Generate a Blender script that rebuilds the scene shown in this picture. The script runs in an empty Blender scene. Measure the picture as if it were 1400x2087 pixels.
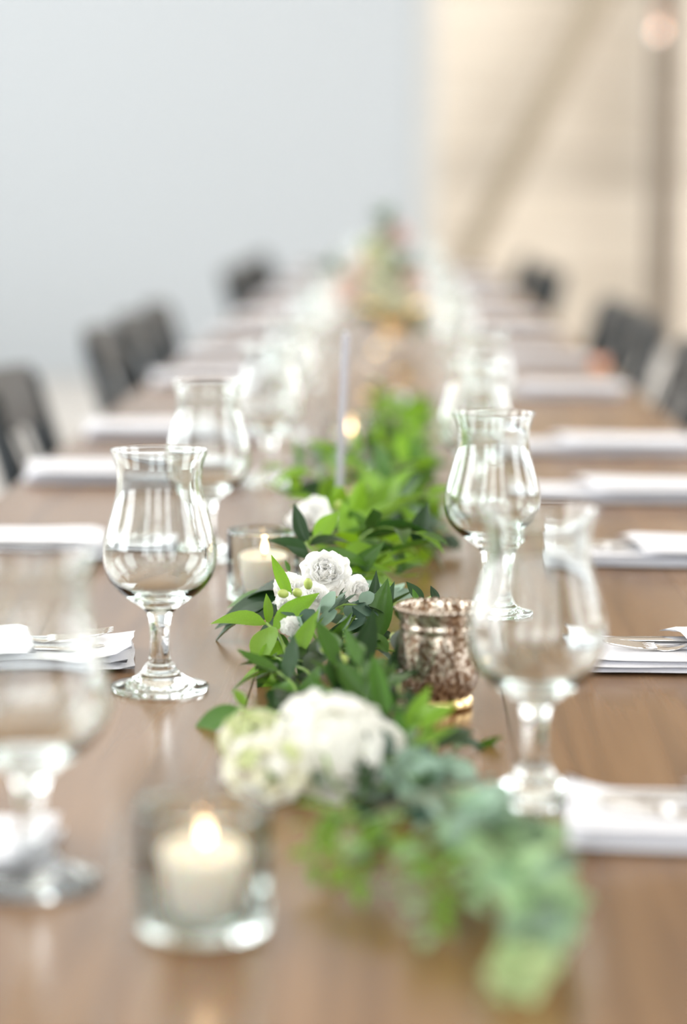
import bpy, bmesh, math, random
from math import pi, sin, cos, tan, atan2, radians, sqrt
from mathutils import Vector, Matrix, noise

sc = bpy.context.scene
C = sc.collection
R = random.Random(7)

# ------------------------------------------------------------------ camera
EYE = Vector((0.0, 0.0, 1.136))
TOP = 0.76                                  # table top height
FPX = 4880.0                                # focal length for a 1400 wide frame
cam_d = bpy.data.cameras.new('camera')
cam_d.sensor_fit = 'HORIZONTAL'
cam_d.lens = 85.0
cam_d.sensor_width = 85.0 * 1400.0 / FPX
cam_d.clip_start = 0.05
cam_d.clip_end = 200
cam = bpy.data.objects.new('camera', cam_d)
C.objects.link(cam)
ROT = (Matrix.Rotation(radians(1.225), 3, 'Z') @ Matrix.Rotation(radians(90 - 7.61), 3, 'X')
       @ Matrix.Rotation(radians(0.4), 3, 'Z'))
cam.matrix_world = Matrix.Translation(EYE) @ ROT.to_4x4()
cam_d.dof.use_dof = True
cam_d.dof.focus_distance = 1.93
cam_d.dof.aperture_fstop = 2.3
sc.camera = cam

# ------------------------------------------------------------------ world, daylight, exposure
w = bpy.data.worlds.new('sky')
sc.world = w
w.use_nodes = True
bg = w.node_tree.nodes['Background']
bg.inputs['Color'].default_value = (0.86, 0.93, 1.0, 1)
bg.inputs['Strength'].default_value = 1.0
sc.view_settings.view_transform = 'Standard'
sc.view_settings.look = 'None'
sc.view_settings.gamma = 1.0
sc.view_settings.use_curve_mapping = False
sc.view_settings.exposure = 0.34
cy = sc.cycles
cy.max_bounces = 24
cy.transmission_bounces = 24
cy.glossy_bounces = 8
cy.diffuse_bounces = 5
cy.transparent_max_bounces = 24
cy.sample_clamp_indirect = 6.0
cy.use_denoising = True


def day_window(loc, rot, sx, sy, L, col=(0.97, 0.99, 1.0)):
    """daylight that comes in through one window opening"""
    d = bpy.data.lights.new('daylight', 'AREA')
    d.shape = 'RECTANGLE'
    d.size, d.size_y = sx, sy
    d.energy = L * pi * sx * sy
    d.color = col
    o = bpy.data.objects.new('daylight', d)
    C.objects.link(o)
    o.location = loc
    o.rotation_euler = rot


WIN_L = {'back': 3.6, 'left': 6.4, 'right': 4.2}
RX, RY0, RY1, RH = 5.0, -3.6, 18.2, 6.2
WINS = []       # (wall, along, z centre, width, height)
for x in (-2.7, 0.0, 2.7):
    WINS.append(('back', x, 2.5, 1.8, 3.6))
for y in (0.4, 4.0, 7.6, 11.2):
    WINS.append(('left', y, 3.0, 2.4, 4.2))
for y in (0.4, 4.0, 7.6, 11.2):
    WINS.append(('right', y, 3.0, 2.4, 4.2))
WINS.append(('right', 16.2, 3.0, 3.6, 4.8))  # unseen window added to brighten the boarded wall from the right
WINS.append(('left', 16.4, 3.0, 3.2, 4.8))  # its added counterpart behind the partition, lighting the boards from the left
for wl, a, z, sx, sz in WINS:
    if wl == 'back':
        day_window((a, RY0 - 0.22, z), (radians(90), 0, 0), sx, sz, WIN_L[wl] * (1.32 if a > 15 else 1.0))
    elif wl == 'left':
        day_window((-RX - 0.22, a, z), (radians(90), 0, radians(-90)), sx, sz, WIN_L[wl] * (1.32 if a > 15 else 1.0))
    else:
        day_window((RX + 0.22, a, z), (radians(90), 0, radians(90)), sx, sz, WIN_L[wl] * (1.32 if a > 15 else 1.0))


day_window((-2.3, 14.5 + 0.3, 4.5), (radians(-90), 0, 0), 3.8, 2.2, 0.85)      # unseen high window added in the partition to brighten the table's left reflection

# ------------------------------------------------------------------ helpers
def ray(px, py):
    return ROT @ Vector((px - 700.0, 1043.5 - py, -FPX))


def at(px, py, y):
    """the world point that stands at distance y along the table on this line of sight"""
    d = ray(px, py)
    return EYE + d * (y / d.y)


def on_table(px, py, h=0.0):
    d = ray(px, py)
    return EYE + d * ((TOP + h - EYE.z) / d.z)


def tag(o, label=None, cat=None, group=None, kind=None):
    if label: o['label'] = label
    if cat: o['category'] = cat
    if group: o['group'] = group
    if kind: o['kind'] = kind
    return o


def thing(name, label, cat, loc=(0, 0, 0), rz=0.0, group=None):
    o = bpy.data.objects.new(name, None)
    o.empty_display_size = 0.05
    C.objects.link(o)
    o.location = loc
    o.rotation_euler = (0, 0, rz)
    return tag(o, label, cat, group)


def link(name, me, parent=None, loc=(0, 0, 0), rot=None, scale=None):
    o = bpy.data.objects.new(name, me)
    C.objects.link(o)
    if parent is not None: o.parent = parent
    o.location = loc
    if rot is not None: o.rotation_euler = rot
    if scale is not None: o.scale = scale if hasattr(scale, '__len__') else (scale,) * 3
    return o


def dup(root, loc, rz=None, label=None):
    r = root.copy()
    C.objects.link(r)
    r.location = loc
    if rz is not None: r.rotation_euler = (0, 0, rz)
    if label: r['label'] = label
    for ch in list(root.children):
        c = ch.copy()
        C.objects.link(c)
        c.parent = r
        for g in list(ch.children):
            d = g.copy()
            C.objects.link(d)
            d.parent = c
    return r


class MB:
    def __init__(s):
        s.v = []
        s.f = []
        s.m = []

    def add(s, vs, fs, mi=0):
        b = len(s.v)
        s.v += [tuple(v) for v in vs]
        s.f += [tuple(i + b for i in f) for f in fs]
        s.m += [mi] * len(fs)
        return s

    def mesh(s, name, mats, smooth=True):
        me = bpy.data.meshes.new(name)
        me.from_pydata(s.v, [], s.f)
        if not isinstance(mats, (list, tuple)): mats = [mats]
        for m in mats: me.materials.append(m)
        me.polygons.foreach_set('material_index', s.m)
        me.polygons.foreach_set('use_smooth', [smooth] * len(s.f))
        me.update()
        return me

    def box(s, x0, x1, y0, y1, z0, z1, M=None, mi=0):
        vs = [Vector((x, y, z)) for z in (z0, z1) for y in (y0, y1) for x in (x0, x1)]
        if M is not None: vs = [M @ v for v in vs]
        return s.add(vs, [(0, 2, 3, 1), (4, 5, 7, 6), (0, 1, 5, 4), (2, 6, 7, 3), (0, 4, 6, 2), (1, 3, 7, 5)], mi)

    def lathe(s, prof, n=48, off=(0, 0, 0), cap0=False, cap1=False, mi=0, fr=None):
        vs, fs = [], []
        for (r, z) in prof:
            for k in range(n):
                a = 2 * pi * k / n
                rr = r if fr is None else fr(r, z, a)
                vs.append((off[0] + rr * cos(a), off[1] + rr * sin(a), off[2] + z))
        m = len(prof)
        for i in range(m - 1):
            for k in range(n):
                k2 = (k + 1) % n
                fs.append((i * n + k, i * n + k2, (i + 1) * n + k2, (i + 1) * n + k))
        if cap0: fs.append(tuple(range(n - 1, -1, -1)))
        if cap1: fs.append(tuple((m - 1) * n + k for k in range(n)))
        return s.add(vs, fs, mi)

    def tube(s, pts, rad, n=6, mi=0):
        pts = [Vector(p) for p in pts]
        if not hasattr(rad, '__len__'): rad = [rad] * len(pts)
        vs, fs = [], []
        ref = Vector((0.31, 0.17, 0.93)).normalized()
        for i, p in enumerate(pts):
            t = (pts[min(i + 1, len(pts) - 1)] - pts[max(i - 1, 0)])
            t = t.normalized() if t.length > 1e-9 else Vector((0, 0, 1))
            a = t.cross(ref)
            if a.length < 1e-4: a = t.cross(Vector((1, 0, 0)))
            a.normalize()
            b = t.cross(a)
            for k in range(n):
                q = 2 * pi * k / n
                vs.append(p + (a * cos(q) + b * sin(q)) * rad[i])
        for i in range(len(pts) - 1):
            for k in range(n):
                k2 = (k + 1) % n
                fs.append((i * n + k, i * n + k2, (i + 1) * n + k2, (i + 1) * n + k))
        fs.append(tuple(range(n - 1, -1, -1)))
        fs.append(tuple((len(pts) - 1) * n + k for k in range(n)))
        return s.add(vs, fs, mi)

    def sphere(s, c, r, nu=8, nv=6, sc=(1, 1, 1), mi=0):
        vs = [(c[0], c[1], c[2] - r * sc[2])]
        fs = []
        for j in range(1, nv):
            ph = -pi / 2 + pi * j / nv
            for k in range(nu):
                a = 2 * pi * k / nu
                vs.append((c[0] + r * sc[0] * cos(ph) * cos(a), c[1] + r * sc[1] * cos(ph) * sin(a), c[2] + r * sc[2] * sin(ph)))
        vs.append((c[0], c[1], c[2] + r * sc[2]))
        for k in range(nu):
            k2 = (k + 1) % nu
            fs.append((0, 1 + k2, 1 + k))
            for j in range(nv - 2):
                fs.append((1 + j * nu + k, 1 + j * nu + k2, 1 + (j + 1) * nu + k2, 1 + (j + 1) * nu + k))
            fs.append((len(vs) - 1, 1 + (nv - 2) * nu + k, 1 + (nv - 2) * nu + k2))
        return s.add(vs, fs, mi)


def bevel_box(name, mat, x0, x1, y0, y1, z0, z1, bev=0.003, seg=2):
    bm = bmesh.new()
    bmesh.ops.create_cube(bm, size=1.0)
    for v in bm.verts:
        v.co = Vector(((x0 + x1) / 2 + v.co.x * (x1 - x0), (y0 + y1) / 2 + v.co.y * (y1 - y0), (z0 + z1) / 2 + v.co.z * (z1 - z0)))
    bmesh.ops.bevel(bm, geom=bm.edges[:], offset=bev, segments=seg, affect='EDGES', profile=0.5)
    me = bpy.data.meshes.new(name)
    bm.to_mesh(me)
    bm.free()
    me.materials.append(mat)
    return me


def catmull(P, n=5):
    P = [Vector(p) for p in P]
    Q = [P[0] * 2 - P[1]] + P + [P[-1] * 2 - P[-2]]
    out = []
    for i in range(1, len(Q) - 2):
        for k in range(n):
            t = k / n
            a, b, c, d = Q[i - 1], Q[i], Q[i + 1], Q[i + 2]
            out.append(0.5 * ((2 * b) + (c - a) * t + (2 * a - 5 * b + 4 * c - d) * t * t + (3 * b - a - 3 * c + d) * t ** 3))
    out.append(P[-1])
    return out


# ------------------------------------------------------------------ materials
def new_mat(name):
    m = bpy.data.materials.new(name)
    m.use_nodes = True
    nt = m.node_tree
    nt.nodes.clear()
    out = nt.nodes.new('ShaderNodeOutputMaterial')
    return m, nt, out


def N(nt, t, **kw):
    n = nt.nodes.new(t)
    for k, v in kw.items():
        if k in n.inputs: n.inputs[k].default_value = v
        else: setattr(n, k, v)
    return n


def c4(c): return (c[0], c[1], c[2], 1.0)


def plain(name, col, rough=0.5, metal=0.0, spec=0.5, var=0.0, bump=0.0, scale=40.0, sheen=0.0, sss=0.0, coat=0.0):
    m, nt, out = new_mat(name)
    p = N(nt, 'ShaderNodeBsdfPrincipled')
    p.inputs['Base Color'].default_value = c4(col)
    p.inputs['Roughness'].default_value = rough
    p.inputs['Metallic'].default_value = metal
    p.inputs['Specular IOR Level'].default_value = spec
    p.inputs['Sheen Weight'].default_value = sheen
    p.inputs['Coat Weight'].default_value = coat
    if sss:
        p.inputs['Subsurface Weight'].default_value = sss
        p.inputs['Subsurface Radius'].default_value = (0.012, 0.007, 0.004)
        p.inputs['Subsurface Scale'].default_value = 1.0
    nt.links.new(p.outputs[0], out.inputs[0])
    if var or bump:
        tc = N(nt, 'ShaderNodeTexCoord')
        nz = N(nt, 'ShaderNodeTexNoise')
        nz.inputs['Scale'].default_value = scale
        nz.inputs['Detail'].default_value = 4
        nt.links.new(tc.outputs['Object'], nz.inputs['Vector'])
        if var:
            r = N(nt, 'ShaderNodeValToRGB')
            r.color_ramp.elements[0].position = 0.3
            r.color_ramp.elements[1].position = 0.7
            r.color_ramp.elements[0].color = c4([x * (1 - var) for x in col])
            r.color_ramp.elements[1].color = c4([min(1, x * (1 + var)) for x in col])
            nt.links.new(nz.outputs[0], r.inputs[0])
            nt.links.new(r.outputs[0], p.inputs['Base Color'])
        if bump:
            b = N(nt, 'ShaderNodeBump')
            b.inputs['Strength'].default_value = bump
            b.inputs['Distance'].default_value = 0.002
            nt.links.new(nz.outputs[0], b.inputs['Height'])
            nt.links.new(b.outputs[0], p.inputs['Normal'])
    return m


def wood(name, cols, rough=0.35, spec=0.5, axis='Y', scale=1.0, rand=0.15, line=0.35, coat=0.0):
    """boards with long grain, growth rings and knots; every object gets its own cut of the log"""
    m, nt, out = new_mat(name)
    L = nt.links.new
    tc = N(nt, 'ShaderNodeTexCoord')
    oi = N(nt, 'ShaderNodeObjectInfo')
    off = N(nt, 'ShaderNodeVectorMath', operation='SCALE')
    comb = N(nt, 'ShaderNodeCombineXYZ')
    for i in range(3): L(oi.outputs['Random'], comb.inputs[i])
    L(comb.outputs[0], off.inputs[0])
    off.inputs['Scale'].default_value = 37.0
    add = N(nt, 'ShaderNodeVectorMath', operation='ADD')
    L(tc.outputs['Object'], add.inputs[0])
    L(off.outputs[0], add.inputs[1])
    st = {'Y': (9.0, 0.6, 9.0), 'X': (0.6, 9.0, 9.0), 'Z': (9.0, 9.0, 0.6)}[axis]
    mp = N(nt, 'ShaderNodeMapping')
    mp.inputs['Scale'].default_value = [x * scale for x in st]
    L(add.outputs[0], mp.inputs['Vector'])
    n1 = N(nt, 'ShaderNodeTexNoise')
    n1.inputs['Scale'].default_value = 1.0
    n1.inputs['Detail'].default_value = 3
    n1.inputs['Distortion'].default_value = 0.25
    L(mp.outputs[0], n1.inputs['Vector'])
    mul = N(nt, 'ShaderNodeMath', operation='MULTIPLY')
    mul.inputs[1].default_value = 7.0
    L(n1.outputs[0], mul.inputs[0])
    fr = N(nt, 'ShaderNodeMath', operation='PINGPONG')
    fr.inputs[1].default_value = 0.5
    L(mul.outputs[0], fr.inputs[0])
    mp2 = N(nt, 'ShaderNodeMapping')
    mp2.inputs['Scale'].default_value = [x * scale * 26 if x > 1 else x * scale * 5 for x in st]
    L(add.outputs[0], mp2.inputs['Vector'])
    n2 = N(nt, 'ShaderNodeTexNoise')
    n2.inputs['Scale'].default_value = 1.0
    n2.inputs['Detail'].default_value = 5
    L(mp2.outputs[0], n2.inputs['Vector'])
    mix = N(nt, 'ShaderNodeMath', operation='MULTIPLY_ADD')
    mix.inputs[1].default_value = line
    L(n2.outputs[0], mix.inputs[0])
    L(fr.outputs[0], mix.inputs[2])
    ramp = N(nt, 'ShaderNodeValToRGB')
    e = ramp.color_ramp.elements
    e[0].position, e[0].color = 0.05, c4(cols[0])
    e[1].position, e[1].color = 0.8, c4(cols[2])
    x = e.new(0.4)
    x.color = c4(cols[1])
    L(mix.outputs[0], ramp.inputs[0])
    hs = N(nt, 'ShaderNodeHueSaturation')
    mr = N(nt, 'ShaderNodeMapRange')
    mr.inputs['To Min'].default_value = 1 - rand
    mr.inputs['To Max'].default_value = 1 + rand
    L(oi.outputs['Random'], mr.inputs['Value'])
    L(mr.outputs[0], hs.inputs['Value'])
    L(ramp.outputs[0], hs.inputs['Color'])
    p = N(nt, 'ShaderNodeBsdfPrincipled')
    p.inputs['Roughness'].default_value = rough
    p.inputs['Specular IOR Level'].default_value = spec
    p.inputs['Coat Weight'].default_value = coat
    p.inputs['Coat Roughness'].default_value = 0.2
    L(hs.outputs[0], p.inputs['Base Color'])
    b = N(nt, 'ShaderNodeBump')
    b.inputs['Strength'].default_value = 0.12
    b.inputs['Distance'].default_value = 0.001
    L(n2.outputs[0], b.inputs['Height'])
    L(b.outputs[0], p.inputs['Normal'])
    L(p.outputs[0], out.inputs[0])
    return m


def leaf_mat(name, col, back, rough=0.38, trans=0.3, spec=0.5, var=0.25, vein=0.25):
    m, nt, out = new_mat(name)
    L = nt.links.new
    oi = N(nt, 'ShaderNodeObjectInfo')
    tc = N(nt, 'ShaderNodeTexCoord')
    geo = N(nt, 'ShaderNodeNewGeometry')
    mixc = N(nt, 'ShaderNodeMix', data_type='RGBA')
    mixc.inputs[6].default_value = c4(col)
    mixc.inputs[7].default_value = c4(back)
    L(geo.outputs['Backfacing'], mixc.inputs[0])
    nz = N(nt, 'ShaderNodeTexNoise')
    nz.inputs['Scale'].default_value = 60
    L(tc.outputs['Object'], nz.inputs['Vector'])
    hs = N(nt, 'ShaderNodeHueSaturation')
    mr = N(nt, 'ShaderNodeMapRange')
    mr.inputs['To Min'].default_value = 1 - var
    mr.inputs['To Max'].default_value = 1 + var
    isl = N(nt, 'ShaderNodeMath', operation='ADD')
    L(oi.outputs['Random'], isl.inputs[0])
    L(geo.outputs['Random Per Island'], isl.inputs[1])
    frc = N(nt, 'ShaderNodeMath', operation='FRACT')
    L(isl.outputs[0], frc.inputs[0])
    L(frc.outputs[0], mr.inputs['Value'])
    L(mr.outputs[0], hs.inputs['Value'])
    L(mixc.outputs[2], hs.inputs['Color'])
    mr2 = N(nt, 'ShaderNodeMapRange')
    mr2.inputs['To Min'].default_value = 0.8
    mr2.inputs['To Max'].default_value = 1.15
    L(nz.outputs[0], mr2.inputs['Value'])
    mu = N(nt, 'ShaderNodeVectorMath', operation='SCALE')
    L(hs.outputs[0], mu.inputs[0])
    L(mr2.outputs[0], mu.inputs['Scale'])
    wv = N(nt, 'ShaderNodeTexWave')
    wv.bands_direction = 'X'
    wv.inputs['Scale'].default_value = 150
    wv.inputs['Distortion'].default_value = 0.8
    L(tc.outputs['Object'], wv.inputs['Vector'])
    b = N(nt, 'ShaderNodeBump')
    b.inputs['Strength'].default_value = vein
    b.inputs['Distance'].default_value = 0.0004
    L(wv.outputs[1], b.inputs['Height'])
    p = N(nt, 'ShaderNodeBsdfPrincipled')
    p.inputs['Roughness'].default_value = rough
    p.inputs['Specular IOR Level'].default_value = spec
    L(mu.outputs[0], p.inputs['Base Color'])
    L(b.outputs[0], p.inputs['Normal'])
    t = N(nt, 'ShaderNodeBsdfTranslucent')
    hs2 = N(nt, 'ShaderNodeHueSaturation')
    hs2.inputs['Saturation'].default_value = 1.15
    hs2.inputs['Value'].default_value = 1.3
    L(mu.outputs[0], hs2.inputs['Color'])
    L(hs2.outputs[0], t.inputs['Color'])
    ms = N(nt, 'ShaderNodeMixShader')
    ms.inputs[0].default_value = trans
    L(p.outputs[0], ms.inputs[1])
    L(t.outputs[0], ms.inputs[2])
    L(ms.outputs[0], out.inputs[0])
    return m


def petal_mat(name, col, trans=0.35, rough=0.6, var=0.05):
    return leaf_mat(name, col, col, rough=rough, trans=trans, spec=0.25, var=var, vein=0.1)


def glass_mat(name, col=(0.985, 0.995, 0.99), rough=0.0, ior=1.47):
    m, nt, out = new_mat(name)
    g = N(nt, 'ShaderNodeBsdfGlass')
    g.inputs['Color'].default_value = c4(col)
    g.inputs['Roughness'].default_value = rough
    g.inputs['IOR'].default_value = ior
    nt.links.new(g.outputs[0], out.inputs[0])
    return m


def mercury_mat(name):
    m, nt, out = new_mat(name)
    L = nt.links.new
    tc = N(nt, 'ShaderNodeTexCoord')
    nz = N(nt, 'ShaderNodeTexNoise')
    nz.inputs['Scale'].default_value = 330
    nz.inputs['Detail'].default_value = 6
    L(tc.outputs['Object'], nz.inputs['Vector'])
    r = N(nt, 'ShaderNodeValToRGB')
    r.color_ramp.elements[0].position = 0.42
    r.color_ramp.elements[0].color = (0.18, 0.105, 0.058, 1)
    r.color_ramp.elements[1].position = 0.62
    r.color_ramp.elements[1].color = (0.76, 0.70, 0.60, 1)
    L(nz.outputs[0], r.inputs[0])
    p = N(nt, 'ShaderNodeBsdfPrincipled')
    p.inputs['Metallic'].default_value = 0.85
    p.inputs['Roughness'].default_value = 0.16
    L(r.outputs[0], p.inputs['Base Color'])
    b = N(nt, 'ShaderNodeBump')
    b.inputs['Strength'].default_value = 0.25
    b.inputs['Distance'].default_value = 0.0008
    L(nz.outputs[0], b.inputs['Height'])
    L(b.outputs[0], p.inputs['Normal'])
    t = N(nt, 'ShaderNodeBsdfTranslucent')
    t.inputs['Color'].default_value = (0.9, 0.55, 0.3, 1)
    ms = N(nt, 'ShaderNodeMixShader')
    ms.inputs[0].default_value = 0.06
    L(p.outputs[0], ms.inputs[1])
    L(t.outputs[0], ms.inputs[2])
    L(ms.outputs[0], out.inputs[0])
    return m


def flame_mat():
    m, nt, out = new_mat('candle_flame')
    L = nt.links.new
    tc = N(nt, 'ShaderNodeTexCoord')
    sp = N(nt, 'ShaderNodeSeparateXYZ')
    L(tc.outputs['Generated'], sp.inputs[0])
    r = N(nt, 'ShaderNodeValToRGB')
    r.color_ramp.elements[0].position = 0.0
    r.color_ramp.elements[0].color = (1.0, 0.42, 0.12, 1)
    r.color_ramp.elements[1].position = 1.0
    r.color_ramp.elements[1].color = (1.0, 0.45, 0.16, 1)
    e = r.color_ramp.elements.new(0.4)
    e.color = (1.0, 0.74, 0.45, 1)
    L(sp.outputs[2], r.inputs[0])
    em = N(nt, 'ShaderNodeEmission')
    em.inputs['Strength'].default_value = 22
    L(r.outputs[0], em.inputs['Color'])
    L(em.outputs[0], out.inputs[0])
    return m


M_table = wood('stained_table_wood', [(0.150, 0.076, 0.030), (0.235, 0.125, 0.050), (0.29, 0.163, 0.072)], rough=0.22, spec=0.65, rand=0.12)
M_leg = wood('stained_leg_wood', [(0.150, 0.076, 0.030), (0.235, 0.125, 0.050), (0.29, 0.163, 0.072)], rough=0.3, spec=0.5, axis='Z', rand=0.12)
M_wallwood = wood('pale_wall_boards', [(0.60, 0.53, 0.43), (0.68, 0.605, 0.51), (0.72, 0.65, 0.555)], rough=0.7, spec=0.2, axis='X', scale=0.6, rand=0.12)
M_brace = wood('pale_brace', [(0.24, 0.195, 0.14), (0.33, 0.275, 0.20), (0.38, 0.32, 0.245)], rough=0.75, spec=0.2, axis='Z', rand=0.02)
M_beam = wood('weathered_beam', [(0.13, 0.105, 0.08), (0.19, 0.155, 0.12), (0.23, 0.19, 0.15)], rough=0.75, spec=0.2, axis='Z', rand=0.02)
M_white = plain('white_wall_paint', (0.45, 0.486, 0.512), 0.8, var=0.01, bump=0.05, scale=30)
M_floor = plain('pale_concrete', (0.56, 0.54, 0.51), 0.55, var=0.05, scale=2.5)
M_ceil = plain('ceiling_paint', (0.50, 0.44, 0.37), 0.8, var=0.02, scale=3)
M_trim = plain('grey_trim', (0.50, 0.50, 0.48), 0.6, var=0.03, scale=10)
M_shell = plain('plaster', (0.70, 0.68, 0.66), 0.8, var=0.03, scale=4)
M_rwall = wood('brown_side_boards', [(0.24, 0.165, 0.10), (0.33, 0.235, 0.15), (0.38, 0.28, 0.19)], rough=0.7, spec=0.2, axis='Y', scale=0.6)
M_winframe = plain('window_paint', (0.16, 0.15, 0.14), 0.5, var=0.05, scale=10)
M_chair = plain('black_chair_paint', (0.011, 0.017, 0.021), 0.5, spec=0.3, var=0.2, scale=30)
M_chairtop = plain('worn_chair_rail', (0.030, 0.026, 0.020), 0.5, spec=0.3, var=0.2, scale=30)
M_glass = glass_mat('clear_glass', (0.982, 0.997, 0.992))
M_votive = glass_mat('votive_glass', (0.97, 0.99, 0.98))
M_mercury = mercury_mat('mercury_glass')
M_gold = plain('gold_metal', (0.80, 0.60, 0.30), 0.25, metal=1.0, var=0.05, scale=80)
M_copper = plain('copper_metal', (0.75, 0.36, 0.24), 0.35, metal=0.8, var=0.05, scale=80)
M_steel = plain('polished_steel', (0.72, 0.70, 0.67), 0.14, metal=1.0, var=0.02, scale=50)
M_linen = plain('white_linen', (0.78, 0.79, 0.83), 0.85, bump=0.25, var=0.015, scale=500, sheen=0.15)
M_wax = plain('candle_wax', (0.92, 0.87, 0.79), 0.45, sss=0.6, var=0.01, scale=60)
M_wick = plain('charred_wick', (0.02, 0.018, 0.015), 0.9, var=0.2, scale=200)
M_flame = flame_mat()
M_acryl = plain('milky_acrylic', (0.42, 0.42, 0.47), 0.25, var=0.01, scale=60)
M_block = wood('sign_stand_wood', [(0.30, 0.2, 0.1), (0.45, 0.3, 0.17), (0.5, 0.36, 0.2)], rough=0.5, axis='Y', scale=4)
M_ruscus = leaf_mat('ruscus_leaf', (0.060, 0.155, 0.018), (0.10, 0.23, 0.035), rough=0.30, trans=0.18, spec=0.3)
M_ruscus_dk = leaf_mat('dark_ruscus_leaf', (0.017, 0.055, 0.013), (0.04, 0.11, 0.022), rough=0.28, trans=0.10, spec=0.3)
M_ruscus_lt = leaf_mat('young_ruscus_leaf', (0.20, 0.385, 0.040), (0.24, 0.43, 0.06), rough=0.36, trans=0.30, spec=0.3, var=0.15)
M_euc = leaf_mat('eucalyptus_leaf', (0.27, 0.40, 0.305), (0.39, 0.50, 0.41), rough=0.6, trans=0.15, spec=0.3, vein=0.05)
M_euc_dk = leaf_mat('dark_eucalyptus_leaf', (0.09, 0.165, 0.115), (0.2, 0.29, 0.22), rough=0.55, trans=0.12, spec=0.3, vein=0.05)
M_euc_lt = leaf_mat('pale_eucalyptus_leaf', (0.36, 0.54, 0.30), (0.45, 0.60, 0.38), rough=0.6, trans=0.25, spec=0.3, vein=0.05)
M_euc_tip = leaf_mat('tip_eucalyptus_leaf', (0.48, 0.62, 0.33), (0.54, 0.66, 0.40), rough=0.6, trans=0.3, spec=0.3, vein=0.05)
M_stem = plain('green_stem', (0.20, 0.34, 0.06), 0.5, var=0.15, scale=80)
M_stem_br = plain('brown_stem', (0.16, 0.13, 0.06), 0.6, var=0.2, scale=80)
M_petal = petal_mat('white_petal', (0.90, 0.90, 0.885), trans=0.42)
M_hyd = petal_mat('hydrangea_petal', (0.90, 0.90, 0.87), trans=0.42)
M_petal_cr = petal_mat('cream_petal', (0.84, 0.84, 0.70))
M_petal_gr = petal_mat('greenish_petal', (0.66, 0.72, 0.42))
M_rose_peach = petal_mat('peach_petal', (0.90, 0.79, 0.73))
M_rose_pink = petal_mat('dusty_pink_petal', (0.85, 0.72, 0.70))
M_bud = plain('green_bud', (0.45, 0.55, 0.14), 0.45, var=0.1, scale=90)

# ------------------------------------------------------------------ room shell


def struct(name, me, parent=None):
    o = link(name, me, parent)
    if parent is None: o['kind'] = 'structure'
    return o


struct('floor', MB().box(-RX - .2, RX + .2, RY0 - .2, RY1 + .2, -0.1, 0).mesh('floor', M_floor, False))
struct('ceiling', MB().box(-RX - .2, RX + .2, RY0 - .2, RY1 + .2, RH, RH + .1).mesh('ceiling', M_ceil, False))


def wall_with_holes(name, side):
    holes = sorted([(a - sx / 2, a + sx / 2, z - sz / 2, z + sz / 2) for wl, a, z, sx, sz in WINS if wl == side])
    lo, hi = (-RX, RX) if side == 'back' else (RY0, RY1)
    mb = MB()

    def put(a0, a1, z0, z1):
        if side == 'back': mb.box(a0, a1, RY0 - .2, RY0, z0, z1)
        elif side == 'left': mb.box(-RX - .2, -RX, a0, a1, z0, z1)
        else: mb.box(RX, RX + .2, a0, a1, z0, z1)
    c = lo
    for a0, a1, z0, z1 in holes:
        put(c, a0, 0, RH)
        put(a0, a1, 0, z0)
        put(a0, a1, z1, RH)
        c = a1
    put(c, hi, 0, RH)
    struct(name, mb.mesh(name, M_rwall if side == 'right' else M_shell, False))


wall_with_holes('wall_back', 'back')
wall_with_holes('wall_left', 'left')
wall_with_holes('wall_right', 'right')
for i, (wl, a, z, sx, sz) in enumerate(WINS):
    fr, mu = MB(), MB()

    def put(mb, a0, a1, z0, z1, t=0.04):
        if wl == 'back': mb.box(a0, a1, RY0 - .12, RY0 - .12 + t, z0, z1)
        elif wl == 'left': mb.box(-RX - .12, -RX - .12 + t, a0, a1, z0, z1)
        else: mb.box(RX + .12 - t, RX + .12, a0, a1, z0, z1)
    f = 0.07
    put(fr, a - sx / 2, a + sx / 2, z - sz / 2, z - sz / 2 + f)
    put(fr, a - sx / 2, a + sx / 2, z + sz / 2 - f, z + sz / 2)
    put(fr, a - sx / 2, a - sx / 2 + f, z - sz / 2 + f, z + sz / 2 - f)
    put(fr, a + sx / 2 - f, a + sx / 2, z - sz / 2 + f, z + sz / 2 - f)
    o = struct('window_%d' % (i + 1), fr.mesh('window_frame', M_winframe, False))
    for k in (1, 2):
        m = MB()
        xx = a - sx / 2 + sx * k / 3
        put(m, xx - .018, xx + .018, z - sz / 2 + f, z + sz / 2 - f, 0.03)
        link('muntin', m.mesh('muntin', M_winframe, False), o)
    for k in (1, 2, 3):
        m = MB()
        zz = z - sz / 2 + sz * k / 4
        put(m, a - sx / 2 + f, a + sx / 2 - f, zz - .018, zz + .018, 0.028)
        link('muntin', m.mesh('muntin', M_winframe, False), o)

# far end: white partition, boarded wall behind it with post and brace
WY = 14.5
WXE = at(872, 300, WY).x
HX0, HX1, HZ0, HZ1 = -4.2, -0.4, 3.4, 5.6  # opening for the added high window
pm = MB()
pm.box(-RX, WXE - 0.07, WY, WY + 0.15, 0, HZ0)
pm.box(-RX, WXE - 0.07, WY, WY + 0.15, HZ1, RH)
pm.box(-RX, HX0, WY, WY + 0.15, HZ0, HZ1)
pm.box(HX1, WXE - 0.07, WY, WY + 0.15, HZ0, HZ1)
struct('wall_partition', pm.mesh('wall_partition', M_white, False))
fm = MB()
fm.box(HX0, HX1, WY + .03, WY + .09, HZ0, HZ0 + .06).box(HX0, HX1, WY + .03, WY + .09, HZ1 - .06, HZ1)
for k in range(5):
    xx = HX0 + (HX1 - HX0 - .06) * k / 4
    fm.box(xx, xx + .06, WY + .035, WY + .085, HZ0 + .06, HZ1 - .06)
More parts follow.
